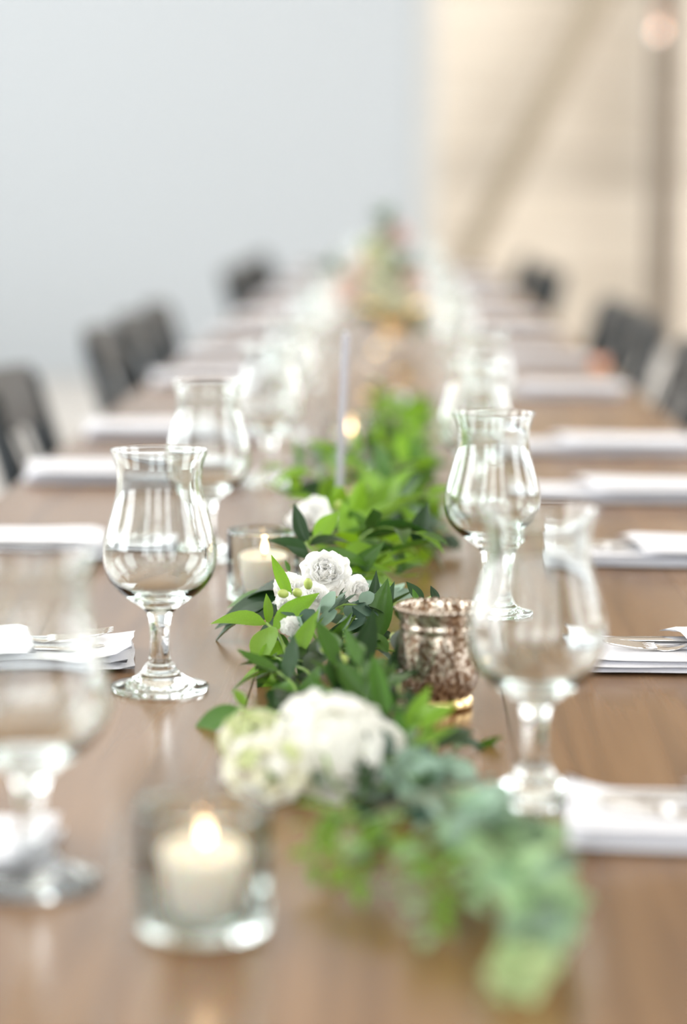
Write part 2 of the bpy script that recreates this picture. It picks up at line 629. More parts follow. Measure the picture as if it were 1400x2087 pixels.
struct('window_%d' % (len(WINS) + 1), fm.mesh('window_frame', M_white, False))  # frame of the added high window, out of view
struct('trim_1', bevel_box('trim_1', M_trim, WXE - 0.07, WXE + 0.05, WY - 0.03, WY + 0.18, 0, RH, 0.006))
struct('baseboard_partition', bevel_box('baseboard_partition', M_white, -RX, WXE - .07, WY - 0.02, WY, 0.0, 0.14, 0.004))
BY = 18.0
wf = struct('wall_front', MB().box(-RX, RX, BY + 0.03, BY + 0.2, 0, RH).mesh('wall_front', M_beam, False))
z = 0.0
hts = [0.29] * 13  # boards end out of view; darker wall above added to dim the table reflection
for i, h in enumerate(hts):
    if z + h > RH: h = RH - z
    if h < 0.05: break
    o = link('plank', bevel_box('plank', M_wallwood, -0.3, RX, -0.014 - R.uniform(0, .006), 0.012, 0, h - 0.006, 0.004), wf, (0, BY + 0.016, z))
    z += h
px = at(1353, 400, BY - 0.25).x
struct('trim_2', bevel_box('trim_2', M_beam, px - 0.095, px + 0.095, BY - 0.36, BY - 0.16, 0, RH, 0.01))['label'] = 'dark timber post'
p0, p1 = at(985, 460, BY - 0.22), at(1196, 40, BY - 0.22)
d = (p1 - p0)
d.y = 0
d.normalize()
b0 = p0 + d * (-(p0.z - 0.05) / d.z)
b1 = p0 + d * ((4.2 - p0.z) / d.z)
ln = (b1 - b0).length
me = bevel_box('trim_3', M_brace, -0.085, 0.085, -0.06, 0.06, 0, ln, 0.008)
o = struct('trim_3', me)
o['label'] = 'diagonal timber brace'
o.location = b0
o.rotation_euler = (0, atan2(d.x, d.z), 0)

# ------------------------------------------------------------------ tables
TX0, TX1 = -0.49, 0.465
tables = [(0.82, 4.50, 'long stained wooden table nearest, carrying the leafy garland and candles'),
          (4.504, 8.30, 'middle long wooden table, under the gold bowl of roses'),
          (8.304, 12.50, 'farthest long wooden table by the white partition')]
for (y0, y1, lab) in tables:
    t = thing('farm_table', lab, 'table', ((TX0 + TX1) / 2, (y0 + y1) / 2, 0), 0, 'long tables set end to end')
    cx, cyy = (TX0 + TX1) / 2, (y0 + y1) / 2
    npl = 5
    wd = (TX1 - TX0) / npl
    for k in range(npl):
        x0 = TX0 + k * wd - cx
        link('plank', bevel_box('plank', M_table, 0.0002, wd - 0.0002, y0 - cyy, y1 - cyy, -0.038, 0, 0.0008, 1), t, (x0, 0, TOP))
    hy = (y1 - y0) / 2
    hx = (TX1 - TX0) / 2
    for sx in (-1, 1):
        link('apron', bevel_box('apron', M_table, sx * (hx - .09) - .012, sx * (hx - .09) + .012, -hy + .12, hy - .12, TOP - .128, TOP - .0385, .002), t)
        for sy in (-1, 1):
            link('leg', bevel_box('leg', M_leg, sx * (hx - .09) - .04, sx * (hx - .09) + .04, sy * (hy - .1) - .04, sy * (hy - .1) + .04, 0, TOP - .039, .004), t)
    for sy in (-1, 1):
        link('apron', bevel_box('apron', M_table, -hx + .14, hx - .14, sy * (hy - .1) - .012, sy * (hy - .1) + .012, TOP - .128, TOP - .0385, .002), t)

# ------------------------------------------------------------------ chairs


def make_chair(label):
    """faces +X (the table); origin on the floor under the seat centre"""
    t = thing('slat_back_chair', label, 'chair', (0, 0, 0), 0, 'black chairs along the tables')
    sw = 0.23
    seat = bevel_box('seat', M_chair, -0.21, 0.21, -sw, sw, 0.425, 0.455, 0.012, 3)
    link('seat', seat, t)
    for sy in (-1, 1):
        link('leg', MB().tube([(0.185, sy * 0.20, 0.426), (0.195, sy * 0.205, 0)], [0.018, 0.014], 8).mesh('leg', M_chair), t)
        pts = [(-0.215, sy * 0.205, 0), (-0.19, sy * 0.205, 0.25), (-0.195, sy * 0.205, 0.45), (-0.235, sy * 0.207, 0.65), (-0.285, sy * 0.21, 0.815)]
        link('rear_leg', MB().tube(pts, [0.015, 0.02, 0.023, 0.021, 0.019], 8).mesh('rear_leg', M_chair), t)
        link('stretcher', MB().tube([(0.19, sy * 0.203, 0.2), (-0.195, sy * 0.205, 0.2)], 0.009, 6).mesh('stretcher', M_chair), t)
    link('stretcher', MB().tube([(0.0, 0.204, 0.2), (0.0, -0.204, 0.2)], 0.009, 6).mesh('stretcher', M_chair), t)
    # top rail, slightly bowed
    vs, fs = [], []
    n = 10
    for i in range(n + 1):
        y = -0.225 + 0.45 * i / n
        bow = -0.018 * (1 - (y / 0.225) ** 2)
        for (dx, zz) in ((0.010, 0.735), (0.012, 0.79), (0.006, 0.832), (-0.012, 0.832), (-0.012, 0.79), (-0.010, 0.735)):
            vs.append((-0.258 - (zz - 0.735) * 0.30 + dx + bow, y, zz + 0.006 * (1 - (y / 0.225) ** 2)))
    for i in range(n):
        for k in range(6):
            k2 = (k + 1) % 6
            fs.append((i * 6 + k, i * 6 + k2, (i + 1) * 6 + k2, (i + 1) * 6 + k))
    fs.append((5, 4, 3, 2, 1, 0))
    fs.append(tuple(n * 6 + k for k in range(6)))
    link('top_rail', MB().add(vs, fs).mesh('top_rail', M_chairtop, False), t)
    for k in range(4):
        y = -0.126 + 0.084 * k
        bow = -0.018 * (1 - (y / 0.225) ** 2)
        a, b = Vector((-0.190, y, 0.45)), Vector((-0.264 + bow, y, 0.745))
        mb = MB()
        vs, fs = [], []
        for i in range(5):
            p = a.lerp(b, i / 4)
            p.x -= 0.012 * sin(pi * i / 4) * -1
            for (dx, dy) in ((-.003, -.009), (.003, -.009), (.003, .009), (-.003, .009)):
                vs.append((p.x + dx, p.y + dy, p.z))
        for i in range(4):
            for q in range(4):
                q2 = (q + 1) % 4
                fs.append((i * 4 + q, i * 4 + q2, (i + 1) * 4 + q2, (i + 1) * 4 + q))
        link('slat', mb.add(vs, fs).mesh('slat', M_chair, False), t)
    return t


ORD = ['nearest', 'second', 'third', 'fourth', 'fifth', 'sixth', 'seventh', 'eighth', 'ninth', 'tenth', 'eleventh', 'twelfth']
left_y = [3.97, 5.24, 5.85, 6.46, 9.25, 9.87, 10.49, 11.11, 11.73]
right_y = [4.12, 4.95, 5.88, 6.42, 6.95, 9.30, 9.92, 10.54, 11.7]
first = None
for side, ys in (('left', left_y), ('right', right_y)):
    for i, y in enumerate(ys):
        lab = 'black slat-back wooden chair, %s along the %s side of the tables' % ('nearest' if i == 0 else ORD[i] + ' from the near end', side)
        x = -0.36 if side == 'left' else 0.335
        rz = 0 if side == 'left' else pi
        if first is None:
            first = make_chair(lab)
            first.location = (x, y, 0)
        else:
            dup(first, (x, y, 0), rz, lab)

# ------------------------------------------------------------------ goblets
mm = 0.001
OUT = [(36.6, 0.0), (37.0, 1.2), (37.0, 3.0), (36.2, 4.2), (32, 5.4), (26, 7.0), (20.5, 9.4), (16.2, 12.6), (13.2, 16.0), (11.6, 18.6)]
COLLAR = [(11.6, 18.6), (11.0, 20.0), (9.3, 21.2), (8.4, 24), (7.6, 30), (7.2, 38), (7.4, 46), (8.3, 53), (10.3, 59.5)]
BOWL_O = [(10.3, 59.5), (13.5, 63), (18.5, 67), (25, 71.2), (31, 76), (36, 81.6), (39.8, 88), (42.2, 95), (43.0, 103), (42.4, 112), (40.6, 120), (37.9, 129.5), (35.2, 139),
          (33.0, 148), (31.8, 156), (31.7, 163), (32.6, 170), (34.4, 177), (35.9, 181), (36.9, 183)]
BOWL_I = [(35.7, 183), (34.7, 181), (33.2, 177), (31.2, 170), (30.3, 163), (30.4, 156), (31.6, 148), (33.8, 139), (36.5, 129.5), (39.2, 120), (41.0, 112), (41.5, 103), (40.5, 95.2), (37.8, 88.4),
          (33.4, 82.2), (27.5, 77.4), (20, 73.8), (12, 71.8), (5, 71.0), (0.3, 70.9)]


def fine(pr, n=4):
    q = catmull([(r, 0, z) for r, z in pr], n)
    return [(max(0.0003, v.x * mm), v.z * mm) for v in q]


RIM = [(36.9 + 0.6 * cos(a) - 0.6, 183.0 + 0.6 * sin(a)) for a in [pi * k / 8 for k in range(1, 8)]]
stem_me = MB().lathe(fine(COLLAR), 48).mesh('stem', M_glass)
foot_me = MB().lathe(fine([(0.3, 2.4), (14, 2.0), (27, 0.8), (33, 0.0)] + OUT, 3), 48).mesh('foot', M_glass)
bowl_me = MB().lathe(fine(BOWL_O) + [(r * mm, z * mm) for r, z in RIM] + fine(BOWL_I), 56).mesh('bowl', M_glass)
gob = None


def goblet(x, y, label, rz=0):
    global gob
    if gob is None:
        gob = thing('goblet', label, 'glass', (x, y, TOP + 0.0004), rz, 'stemmed goblets along both sides of the garland')
        link('bowl', bowl_me, gob)
        link('stem', stem_me, gob)
        link('foot', foot_me, gob)
        return gob
    return dup(gob, (x, y, TOP + 0.0004), rz, label)


def ptab(px, py):
    p = on_table(px, py)
    return p.x, p.y


GL = [ptab(64, 1800), ptab(326, 1406), ptab(424, 1136), ptab(548, 985)] + [(-0.165, 3.68), (-0.175, 4.72), (-0.17, 5.35), (-0.175, 6.15), (-0.17, 7.05), (-0.17, 8.2), (-0.17, 9.6), (-0.17, 10.8)]
GR = [ptab(1088, 1627), ptab(1000, 1257), ptab(966, 1046)] + [(0.125, 3.40), (0.115, 4.5), (0.12, 5.2), (0.12, 6.1), (0.12, 7.0), (0.13, 8.3), (0.13, 9.6), (0.13, 10.9)]
gl_lab = ['empty stemmed goblet cut by the left frame edge, nearest in the left row',
          'empty stemmed goblet in focus, between the left napkin and the white blossoms',
          'blurred stemmed goblet directly behind the sharp left one']
gr_lab = ['large blurred stemmed goblet in front of the beaded candle holder',
          'sharp stemmed goblet half behind the large right-hand one',
          'blurred stemmed goblet just behind the sharp right-hand one']
for i, (x, y) in enumerate(GL):
    goblet(x, y, gl_lab[i] if i < len(gl_lab) else 'empty stemmed goblet, %s from the near end of the left row' % ORD[i], i * .7)
for i, (x, y) in enumerate(GR):
    goblet(x, y, gr_lab[i] if i < len(gr_lab) else 'empty stemmed goblet, %s from the near end of the right row' % ORD[i], i * .9)

# ------------------------------------------------------------------ napkins and cutlery


def slab(mb, x0, x1, y0, y1, zc, t, seed, wav=0.0015, skew=0.0, nx=22, ny=8, lift=None):
    """one soft folded layer of cloth, rounded along its edges"""
    vs, fs = [], []
    for s in (1, -1):
        for j in range(ny + 1):
            for i in range(nx + 1):
                u, v = i / nx, j / ny
                e = min(1.0, min(u, 1 - u) * (x1 - x0) / (t * 0.7), min(v, 1 - v) * (y1 - y0) / (t * 0.7))
                prof = sqrt(max(0.0, 1 - (1 - e) ** 2))
                x = x0 + (x1 - x0) * u
                y = y0 + (y1 - y0) * v
                nz = noise.noise(Vector((x * 18 + seed, y * 22, zc * 90 + seed * 1.7)))
                n2 = noise.noise(Vector((x * 14 + seed * 3, 4.2, seed)))
                n3 = noise.noise(Vector((7.7, y * 25 + seed * 2, seed)))
                xx = x + n3 * 0.0045 + skew * (v - 0.5)
                yy = y + n2 * 0.0035
                z = zc + nz * wav + s * prof * t / 2
                if lift: z += lift(u, v)
                vs.append((xx, yy, z))
    M = (nx + 1) * (ny + 1)
    for j in range(ny):
        for i in range(nx):
            a = j * (nx + 1) + i
            fs.append((a, a + 1, a + nx + 2, a + nx + 1))
            fs.append((M + a, M + a + nx + 1, M + a + nx + 2, M + a + 1))
    rim = [i for i in range(nx + 1)] + [j * (nx + 1) + nx for j in range(1, ny + 1)] + [ny * (nx + 1) + i for i in range(nx - 1, -1, -1)] + [j * (nx + 1) for j in range(ny - 1, 0, -1)]
    for k in range(len(rim)):
        a, b = rim[k], rim[(k + 1) % len(rim)]
        fs.append((a, M + a, M + b, b))
    mb.add(vs, fs)


def make_napkin(seed, label):
    t = thing('folded_napkin', label, 'napkin', (0, 0, 0), 0, 'white napkins folded as pockets along the tables')
    L, W = 0.285, 0.108
    b = MB()
    slab(b, -L / 2, L / 2, -W / 2, W / 2, 0.0032, 0.0046, seed, 0.0003)
    slab(b, -L / 2 + .004, L / 2 - .002, -W / 2 + .003, W / 2 - .001, 0.0075, 0.0042, seed + 3, 0.0006)
    slab(b, -L / 2 + .001, L / 2 - .004, -W / 2 + .005, W / 2 + .001, 0.0118, 0.0042, seed + 7, 0.0008,
         lift=lambda u, v: 0.006 * max(0.0, 1 - u * 8) ** 2 * (0.4 + v))
    link('folded_cloth', b.mesh('folded_cloth', M_linen), t)
    p = MB()
    slab(p, -L / 2 + .085, L / 2 + .002, -W / 2 - .001, W / 2 + .001, 0.0205, 0.0042, seed + 11, 0.0010, skew=-0.022,
         lift=lambda u, v: 0.005 * (4 * v * (1 - v)) * (1 - u) - 0.0035 * abs(2 * v - 1) ** 3)
    link('pocket_flap', p.mesh('pocket_flap', M_linen), t)
    return t


def rowpos(rows, side):
    r = []
    for px_, py_ in rows:
        r.append(on_table(px_, py_))
    return r


NR = [(0.245, 1.385), (0.288, 1.905), (0.30, 2.45), (0.292, 2.965), (0.295, 3.51), (0.288, 4.52), (0.283, 5.3), (0.285, 6.2), (0.285, 7.1), (0.285, 8.4), (0.285, 9.6), (0.285, 10.9)]
NL = [(-0.335, 1.32), (-0.35, 1.885), (-0.36, 2.46), (-0.338, 3.10), (-0.333, 3.67), (-0.335, 4.68), (-0.335, 5.3), (-0.335, 6.15), (-0.335, 7.05), (-0.335, 8.2), (-0.335, 9.5), (-0.335, 10.8)]
protos = {}
n_lab = {('right', 0): 'white folded napkin at the right frame edge, nearest in the right row',
         ('right', 1): 'white pocket napkin showing a fork and knife, beside the beaded candle holder',
         ('left', 1): 'white pocket napkin with fork tips showing, beside the sharp left goblet'}
for side, rows in (('right', NR), ('left', NL)):
    for i, (x, y) in enumerate(rows):
        lab = n_lab.get((side, i), 'white folded napkin, %s from the near end of the %s row' % (ORD[i] if i else 'first', side))
        rz = R.uniform(-0.05, 0.05)
        if (side, i) == ('right', 0): rz = -0.05
        if (side, i) == ('right', 1): rz = 0.015
        if (side, i) == ('left', 1): rz = 0.10
        if side == 'left': rz += pi
        k = i % 3
        if k not in protos:
            protos[k] = make_napkin(5.3 + 9 * k, lab)
            protos[k].location = (x, y, TOP + 0.0005)
            protos[k].rotation_euler = (0, 0, rz)
        else:
            dup(protos[k], (x, y, TOP + 0.0005), rz, lab)


def fork_mesh():
    mb = MB()
    st = [(0.0, .0000, .0012), (0.004, .0014, .0010), (0.05, .0, 0)]
    # head + neck + handle as a strip, x from 0 (tine roots at .045) to .195
    S = [(0.045, .0118, .0002), (0.053, .0118, -.0012), (0.062, .0098, -.0006), (0.072, .0055, .0020), (0.085, .0034, .0045), (0.105, .0034, .0048), (0.14, .0056, .0030), (0.175, .0082, .0012), (0.19, .0078, .0010), (0.195, .004, .0010)]
    vs, fs = [], []
    for (x, hw, z) in S:
        for (dy, dz) in ((-1, 0), (-.6, .0012), (.6, .0012), (1, 0), (.6, -.0010), (-.6, -.0010)):
            vs.append((x, hw * dy, z + dz))
    for i in range(len(S) - 1):
        for k in range(6):
            k2 = (k + 1) % 6
            fs.append((i * 6 + k, (i + 1) * 6 + k, (i + 1) * 6 + k2, i * 6 + k2))
    mb.add(vs, fs)
    for k in range(4):
        y = -.0096 + .0064 * k
        mb.tube([(0.047, y, .0004), (0.03, y, .0012), (0.012, y * .95, .0040), (0.0, y * .92, .0070)], [.0020, .0018, .0015, .0006], 6)
    return mb.mesh('fork', M_steel)


def knife_mesh():
    vs, fs = [], []
    S = [(0.0, .002, .0006), (0.006, .006, .001), (0.03, .0095, .0012), (0.09, .0098, .0014), (0.098, .006, .0022), (0.105, .0058, .0032), (0.15, .0075, .0034), (0.205, .0085, .003), (0.212, .005, .002)]
    for (x, hw, t) in S:
        for (dy, dz) in ((-1, 0), (-.5, t), (.5, t), (1, 0), (.5, -t), (-.5, -t)):
            vs.append((x, hw * dy, dz))
    for i in range(len(S) - 1):
        for k in range(6):
            k2 = (k + 1) % 6
            fs.append((i * 6 + k, (i + 1) * 6 + k, (i + 1) * 6 + k2, i * 6 + k2))
    fs.append(tuple(range(5, -1, -1)))
    return MB().add(vs, fs).mesh('knife', M_steel)


FORK, KNIFE = fork_mesh(), knife_mesh()
cut = [('right', 0, 'nearest right napkin'), ('right', 1, 'napkin beside the beaded candle holder'), ('left', 1, 'napkin beside the sharp left goblet'),
       ('right', 2, 'third napkin of the right row'), ('left', 2, 'third napkin of the left row')]
for side, i, where in cut:
    x, y = (NR if side == 'right' else NL)[i]
    s = 1 if side == 'right' else -1
    zz = TOP + 0.0165
    a = 0.015 if (side, i) == ('right', 1) else (0.10 if side == 'left' else -0.04)
    ca, sa = cos(a), sin(a)

    def loc(u, v): return (x + s * (u * ca - v * sa), y + s * (u * sa + v * ca), zz)
    f = link('fork', FORK, None, loc(-0.125, -0.012), (0, 0, a + (0 if s > 0 else pi)))
    tag(f, 'polished steel fork tucked in the %s' % where, 'fork', 'forks in the napkin pockets')
    k = link('knife', KNIFE, None, loc(-0.118, 0.024), (0, 0, a + (0 if s > 0 else pi)))
    tag(k, 'polished steel knife tucked in the %s' % where, 'knife', 'knives in the napkin pockets')

# ------------------------------------------------------------------ candles
prof = [(0.0003, 0), (0.0305, 0), (0.0333, 0.0015), (0.034, 0.004), (0.0338, 0.012), (0.034, 0.062), (0.0335, 0.0648), (0.0330, 0.0655), (0.0322, 0.0648), (0.0318, 0.062), (0.0315, 0.0085), (0.030, 0.0055), (0.024, 0.0047), (0.0003, 0.0045)]
votive_me = MB().lathe(prof, 48).mesh('votive_cup', M_votive)


def wax_mesh():
    pr = [(0.0003, 0), (0.0175, 0), (0.0185, 0.001), (0.0232, 0.0315), (0.0234, 0.0335), (0.0225, 0.0345), (0.0205, 0.0335), (0.016, 0.0312), (0.006, 0.0305), (0.0003, 0.0305)]
    return MB().lathe(pr, 40).mesh('wax', M_wax)


WAX = wax_mesh()
WICK = MB().tube([(0, 0, 0.030), (0.0004, 0, 0.035), (0.0012, 0.0003, 0.0375)], [0.0009, 0.0009, 0.0007], 6).mesh('wick', M_wick)
fl = [(0.0002, 0.0), (0.0018, 0.001), (0.0036, 0.0045), (0.0042, 0.008), (0.0036, 0.0125), (0.0022, 0.017), (0.0009, 0.021), (0.0001, 0.0235)]
FLAME = MB().lathe(fl, 14).mesh('flame', M_flame)


def candle(x, y, z, label, s=1.0):
    t = thing('votive_candle', label, 'candle', (x, y, z), 0, 'lit votive candles')
    t.scale = (s, s, s)
    link('wax', WAX, t)
    link('wick', WICK, t)
    link('flame', FLAME, t, (0.001, 0, 0.0350), None, 0.68)
    return t


cv = [(ptab(415, 1892), 'in front, nearest the camera', 'clear glass votive holder in the foreground, nearest the camera', 'cream candle burning in the foreground clear holder'),
      (ptab(537, 1222), '', 'clear glass votive holder left of the garland, behind the white blossoms', 'lit candle in the clear holder left of the garland'),
      (ptab(713, 942), '', 'clear glass votive holder beside the base of the upright sign', 'lit candle glowing just behind the upright sign')]
for (x, y), _, l1, l2 in cv:
    tag(link('votive_holder', votive_me, None, (x, y, TOP + .0004)), l1, 'candle holder', 'clear glass votive holders')
    candle(x, y, TOP + 0.0053, l2)


def merc_r(r, z, a):
    u = z / 0.072
    if r > 0.026 and 0.014 < z < 0.052:
        v = (z - 0.033) / 0.019
        k = max(0.0, cos(5 * a + 1.1 * v)) ** 6 + max(0.0, cos(5 * a - 1.1 * v + pi)) ** 6
        return r + 0.0013 * k * (1 - v * v)
    return r


mp_ = [(0.0003, 0.0035), (0.016, 0.003), (0.021, 0.0), (0.0245, 0.0005), (0.0252, 0.003), (0.0245, 0.0068), (0.0225, 0.0082), (0.0235, 0.0105), (0.0265, 0.0145), (0.0283, 0.020), (0.0290, 0.027), (0.0292, 0.035), (0.0292, 0.043), (0.0290, 0.050), (0.0286, 0.055), (0.0293, 0.0565), (0.0286, 0.058),
       (0.0288, 0.061), (0.0298, 0.066), (0.0305, 0.0695), (0.0300, 0.0708), (0.0288, 0.0705), (0.0280, 0.066), (0.0268, 0.058), (0.0268, 0.040), (0.0262, 0.020), (0.022, 0.0125), (0.012, 0.0105), (0.0003, 0.0102)]
foot_p, body_p = mp_[:7], mp_[6:]
# refine body profile for the raised pattern
bp = []
for (r0, z0), (r1, z1) in zip(body_p[:-1], body_p[1:]):
    n = max(1, int(abs(z1 - z0) / 0.0018))
    for k in range(n): bp.append((r0 + (r1 - r0) * k / n, z0 + (z1 - z0) * k / n))
bp.append(body_p[-1])
mbody = MB().lathe(bp, 112, fr=merc_r).mesh('cup', M_mercury)
mfoot = MB().lathe(foot_p, 48).mesh('foot', M_gold)
mbead = MB().sphere((0, 0, 0), 0.0024, 10, 8).mesh('bead', M_mercury)


def mercury(x, y, label):
    t = thing('beaded_votive_holder', label, 'candle holder', (x, y, TOP + .0003), 0.1, 'beaded mercury glass candle holders')
    t.scale = (1.02, 1.02, 1.07)
    link('cup', mbody, t)
    tag(link('foot', mfoot, t), 'gold ring foot')
    for k in range(32):
        a = 2 * pi * k / 32
        link('bead', mbead, t, (0.0303 * cos(a), 0.0303 * sin(a), 0.0692))
    return t


x, y = ptab(894, 1440)
MERC = (x, y)
mercury(x, y, 'rose-gold mercury glass candle holder with beaded rim, beside the garland')
candle(x, y, TOP + 0.0115, 'lit candle inside the near beaded rose-gold holder', 0.8)
for (x, y, l1, l2) in [(-0.034, 4.42, 'blurred rose-gold candle holder standing alone beyond the garland end', 'candle burning in the holder beyond the garland end'),
                       (-0.005, 4.95, 'far rose-gold candle holder in front of the gold bowl', 'candle burning in the holder in front of the gold bowl')]:
    mercury(x, y, l1)
    candle(x, y, TOP + 0.0115, l2, 0.8)

# small copper tealight at the right table edge
p = (0.445, 5.25)
t = thing('copper_tealight', 'small copper tealight cup at the right table edge', 'candle', (p[0], p[1], TOP + .0003))
link('cup', MB().lathe([(0.0002, 0), (0.0165, 0), (0.0172, 0.001), (0.0185, 0.019), (0.0178, 0.0192), (0.0168, 0.003), (0.0002, 0.0028)], 32).mesh('cup', M_copper), t)
link('wax', MB().lathe([(0.0002, 0.0028), (0.0165, 0.0028), (0.0172, 0.014), (0.0002, 0.014)], 32).mesh('wax', M_copper), t)

# upright acrylic sign seen edge-on
b = at(688, 1000, 2.42)
sb = Vector((b.x - 0.001, 2.46, TOP))
t = thing('table_sign', 'thin milky acrylic sign seen edge-on, rising above the garland', 'sign', (sb.x, sb.y, TOP + .0003))
link('stand', bevel_box('stand', M_block, -0.016, 0.016, -0.06, 0.06, 0, 0.022, 0.002), t)
o = link('panel', bevel_box('panel', M_acryl, -0.0032, 0.0032, -0.045, 0.045, 0.0, 0.226, 0.001), t, (0, 0, 0.006), (0, radians(2.0), 0))

# ------------------------------------------------------------------ leaves


def leaf_data(Lg, W, curl, fold, twist, n=8, round_=False):
    vs, fs = [], []
    for i in range(n + 1):
        t = i / n
        if round_:
            hw = W / 2 * sqrt(max(0.0, 1 - (2 * t - 1) ** 2)) ** 0.8
        else:
            hw = W / 2 * (t ** 0.75 * (1 - t) ** 1.15) / (0.3947 ** 0.75 * 0.6053 ** 1.15)
        if i == 0: hw = W * 0.04
        if i == n: hw = W * 0.006 if not round_ else W * 0.05
        ang = curl * t
        if abs(curl) < 1e-4: y, z = Lg * t, 0
        else: y, z = Lg * sin(ang) / curl, -Lg * (1 - cos(ang)) / curl
        tw = twist * t
        for s in (-1, -0.5, 0, 0.5, 1):
            x = hw * s
            zz = fold * hw * abs(s) ** 1.3
            vs.append((x * cos(tw) - zz * sin(tw), y - sin(ang) * 0, z + x * sin(tw) + zz * cos(tw)))
    for i in range(n):
        for k in range(4):
            a = i * 5 + k
            fs.append((a, a + 1, a + 6, a + 5))
    return vs, fs


RUS_V = [leaf_data(1.0, 0.40, c, f, t) for c, f, t in ((0.35, 0.25, 0.1), (0.7, 0.35, -0.25), (-0.3, 0.3, 0.25), (0.1, 0.45, -0.1), (1.0, 0.3, 0.35))]
EUC_V = [leaf_data(1.0, 0.86, c, f, t, 6, True) for c, f, t in ((0.3, 0.15, 0.0), (-0.3, 0.2, 0.1), (0.6, 0.1, -0.2))]
SML_V = [leaf_data(1.0, 0.48, c, f, t, 6) for c, f, t in ((0.4, 0.2, 0.1), (-0.2, 0.3, -0.1))]


def shared(vars_, mats, nm):
    return {(i, m.name): MB().add(*v).mesh(nm, m) for i, v in enumerate(vars_) for m in mats}


RUS_ME = shared(RUS_V, [M_ruscus, M_ruscus_dk, M_ruscus_lt], 'ruscus_leaf')
EUC_ME = shared(EUC_V, [M_euc, M_euc_dk, M_euc_lt, M_euc_tip], 'eucalyptus_leaf')
SML_ME = shared(SML_V, [M_euc_lt, M_euc_tip, M_ruscus_lt], 'small_leaf')


def frame(dirv, up):
    y = Vector(dirv).normalized()
    x = y.cross(Vector(up))
    if x.length < 1e-4: x = y.cross(Vector((1, 0, 0.1)))
    x.normalize()
    z = x.cross(y)
    return Matrix((x, y, z)).transposed()


BULK = {}       # material -> MB, leaves past the countable ones
N_IND = {'ruscus_leaf': 0, 'eucalyptus_leaf': 0, 'small_leaf': 0}
g_y = 1.85
GAR = thing('leaf_garland', 'green ruscus and eucalyptus garland winding down the middle of the table', 'garland', (-0.03, 2.3, TOP))
GLOC = Vector(GAR.location)
BULK_STEM = MB()


def place_leaf(parent, ploc, kind, p, dv, up, size, mat, single):
    vars_, meshes = {'ruscus_leaf': (RUS_V, RUS_ME), 'eucalyptus_leaf': (EUC_V, EUC_ME), 'small_leaf': (SML_V, SML_ME)}[kind]
    i = R.randrange(len(vars_))
    dv = Vector(dv).normalized()
    floor_z = TOP + 0.003
    tip = p.z + dv.z * size
    if tip < floor_z + 0.004:
        dv.z += (floor_z + 0.004 - tip) / size
        dv.normalize()
    M = frame(dv, up)
    if single and N_IND[kind] < 300:
        N_IND[kind] += 1
        o = bpy.data.objects.new(kind, meshes[(i, mat.name)])
        C.objects.link(o)
        o.parent = parent
        o.location = p - ploc
        o.rotation_mode = 'QUATERNION'
        o.rotation_quaternion = M.to_quaternion()
        o.scale = (size, size, size)
    else:
        vs, fs = vars_[i]
        b = BULK.setdefault(mat.name, MB())
        b.add([(M @ (Vector(v) * size)) + p - GLOC for v in vs], fs)


def sprig(pts, kind, size, mats, pair=False, gap=0.02, start=0.15, single=True, stem_mat=None, rad=0.0013, spread=0.9, upness=0.35, taper=0.45, name='ruscus_sprig', roll0=None):
    pts = catmull(pts, 5)
    ploc = pts[0].copy()
    if single:
        s = link(name, MB().tube([p - ploc for p in pts], [rad * (1 - 0.55 * i / len(pts)) for i in range(len(pts))], 6).mesh(name, stem_mat or M_stem), GAR, ploc - GLOC)
    else:
        s = GAR
        BULK_STEM.tube([p - GLOC for p in pts], [rad * (1 - 0.55 * i / len(pts)) for i in range(len(pts))], 5)
    # arc length walk
    L = [0.0]
    for a, b in zip(pts[:-1], pts[1:]): L.append(L[-1] + (b - a).length)
    tot = L[-1]
    dist = tot * start
    sd = 1
    k = 0
    roll = R.uniform(-.8, .8) if roll0 is None else roll0
    while dist < tot - 1e-4:
        i = max(j for j in range(len(L)) if L[j] <= dist)
        i = min(i, len(pts) - 2)
        f = (dist - L[i]) / max(1e-6, L[i + 1] - L[i])
        p = pts[i].lerp(pts[i + 1], f)
        t = (pts[i + 1] - pts[i]).normalized()
        side = t.cross(Vector((0, 0, 1)))
        if side.length < 0.05: side = Vector((1, 0, 0))
        side.normalize()
        nrm = side.cross(t)
        side = (Matrix.Rotation(roll + R.uniform(-.6, .6), 3, t) @ side)
        u = dist / tot
        sz = size * (1 - taper * u) * R.uniform(0.85, 1.12)
        for q in ((1, -1) if pair else (sd,)):
            dv = t * R.uniform(0.55, 0.95) + side * q * spread * R.uniform(.8, 1.1) + Vector((0, 0, 1)) * upness * R.uniform(-.2, 1.1)
            up = nrm + side * R.uniform(-.8, .8) + t * R.uniform(-.5, .3)
            m = mats[R.randrange(len(mats))] if not callable(mats) else mats(u)
            place_leaf(s, ploc, kind, p, dv, up, sz, m, single)
        sd = -sd
        k += 1
        dist += gap * R.uniform(.85, 1.2)
    m = mats[R.randrange(len(mats))] if not callable(mats) else mats(1.0)
    place_leaf(s, ploc, kind, pts[-1], (pts[-1] - pts[-2]), Vector((0, 0, 1)), size * (1 - taper) * 1.05, m, single)
    return s


# hero sprigs, seen sharp
def P(px, py, y): return at(px, py, y)


def hero_stem(pts, rad=0.0016, mat=None):
    pts = catmull([P(*p) for p in pts], 5)
    return link('ruscus_sprig', MB().tube([p - pts[0] for p in pts], [rad * (1 - .4 * i / len(pts)) for i in range(len(pts))], 7).mesh('ruscus_sprig', mat or M_stem), GAR, pts[0] - GLOC), pts[0]


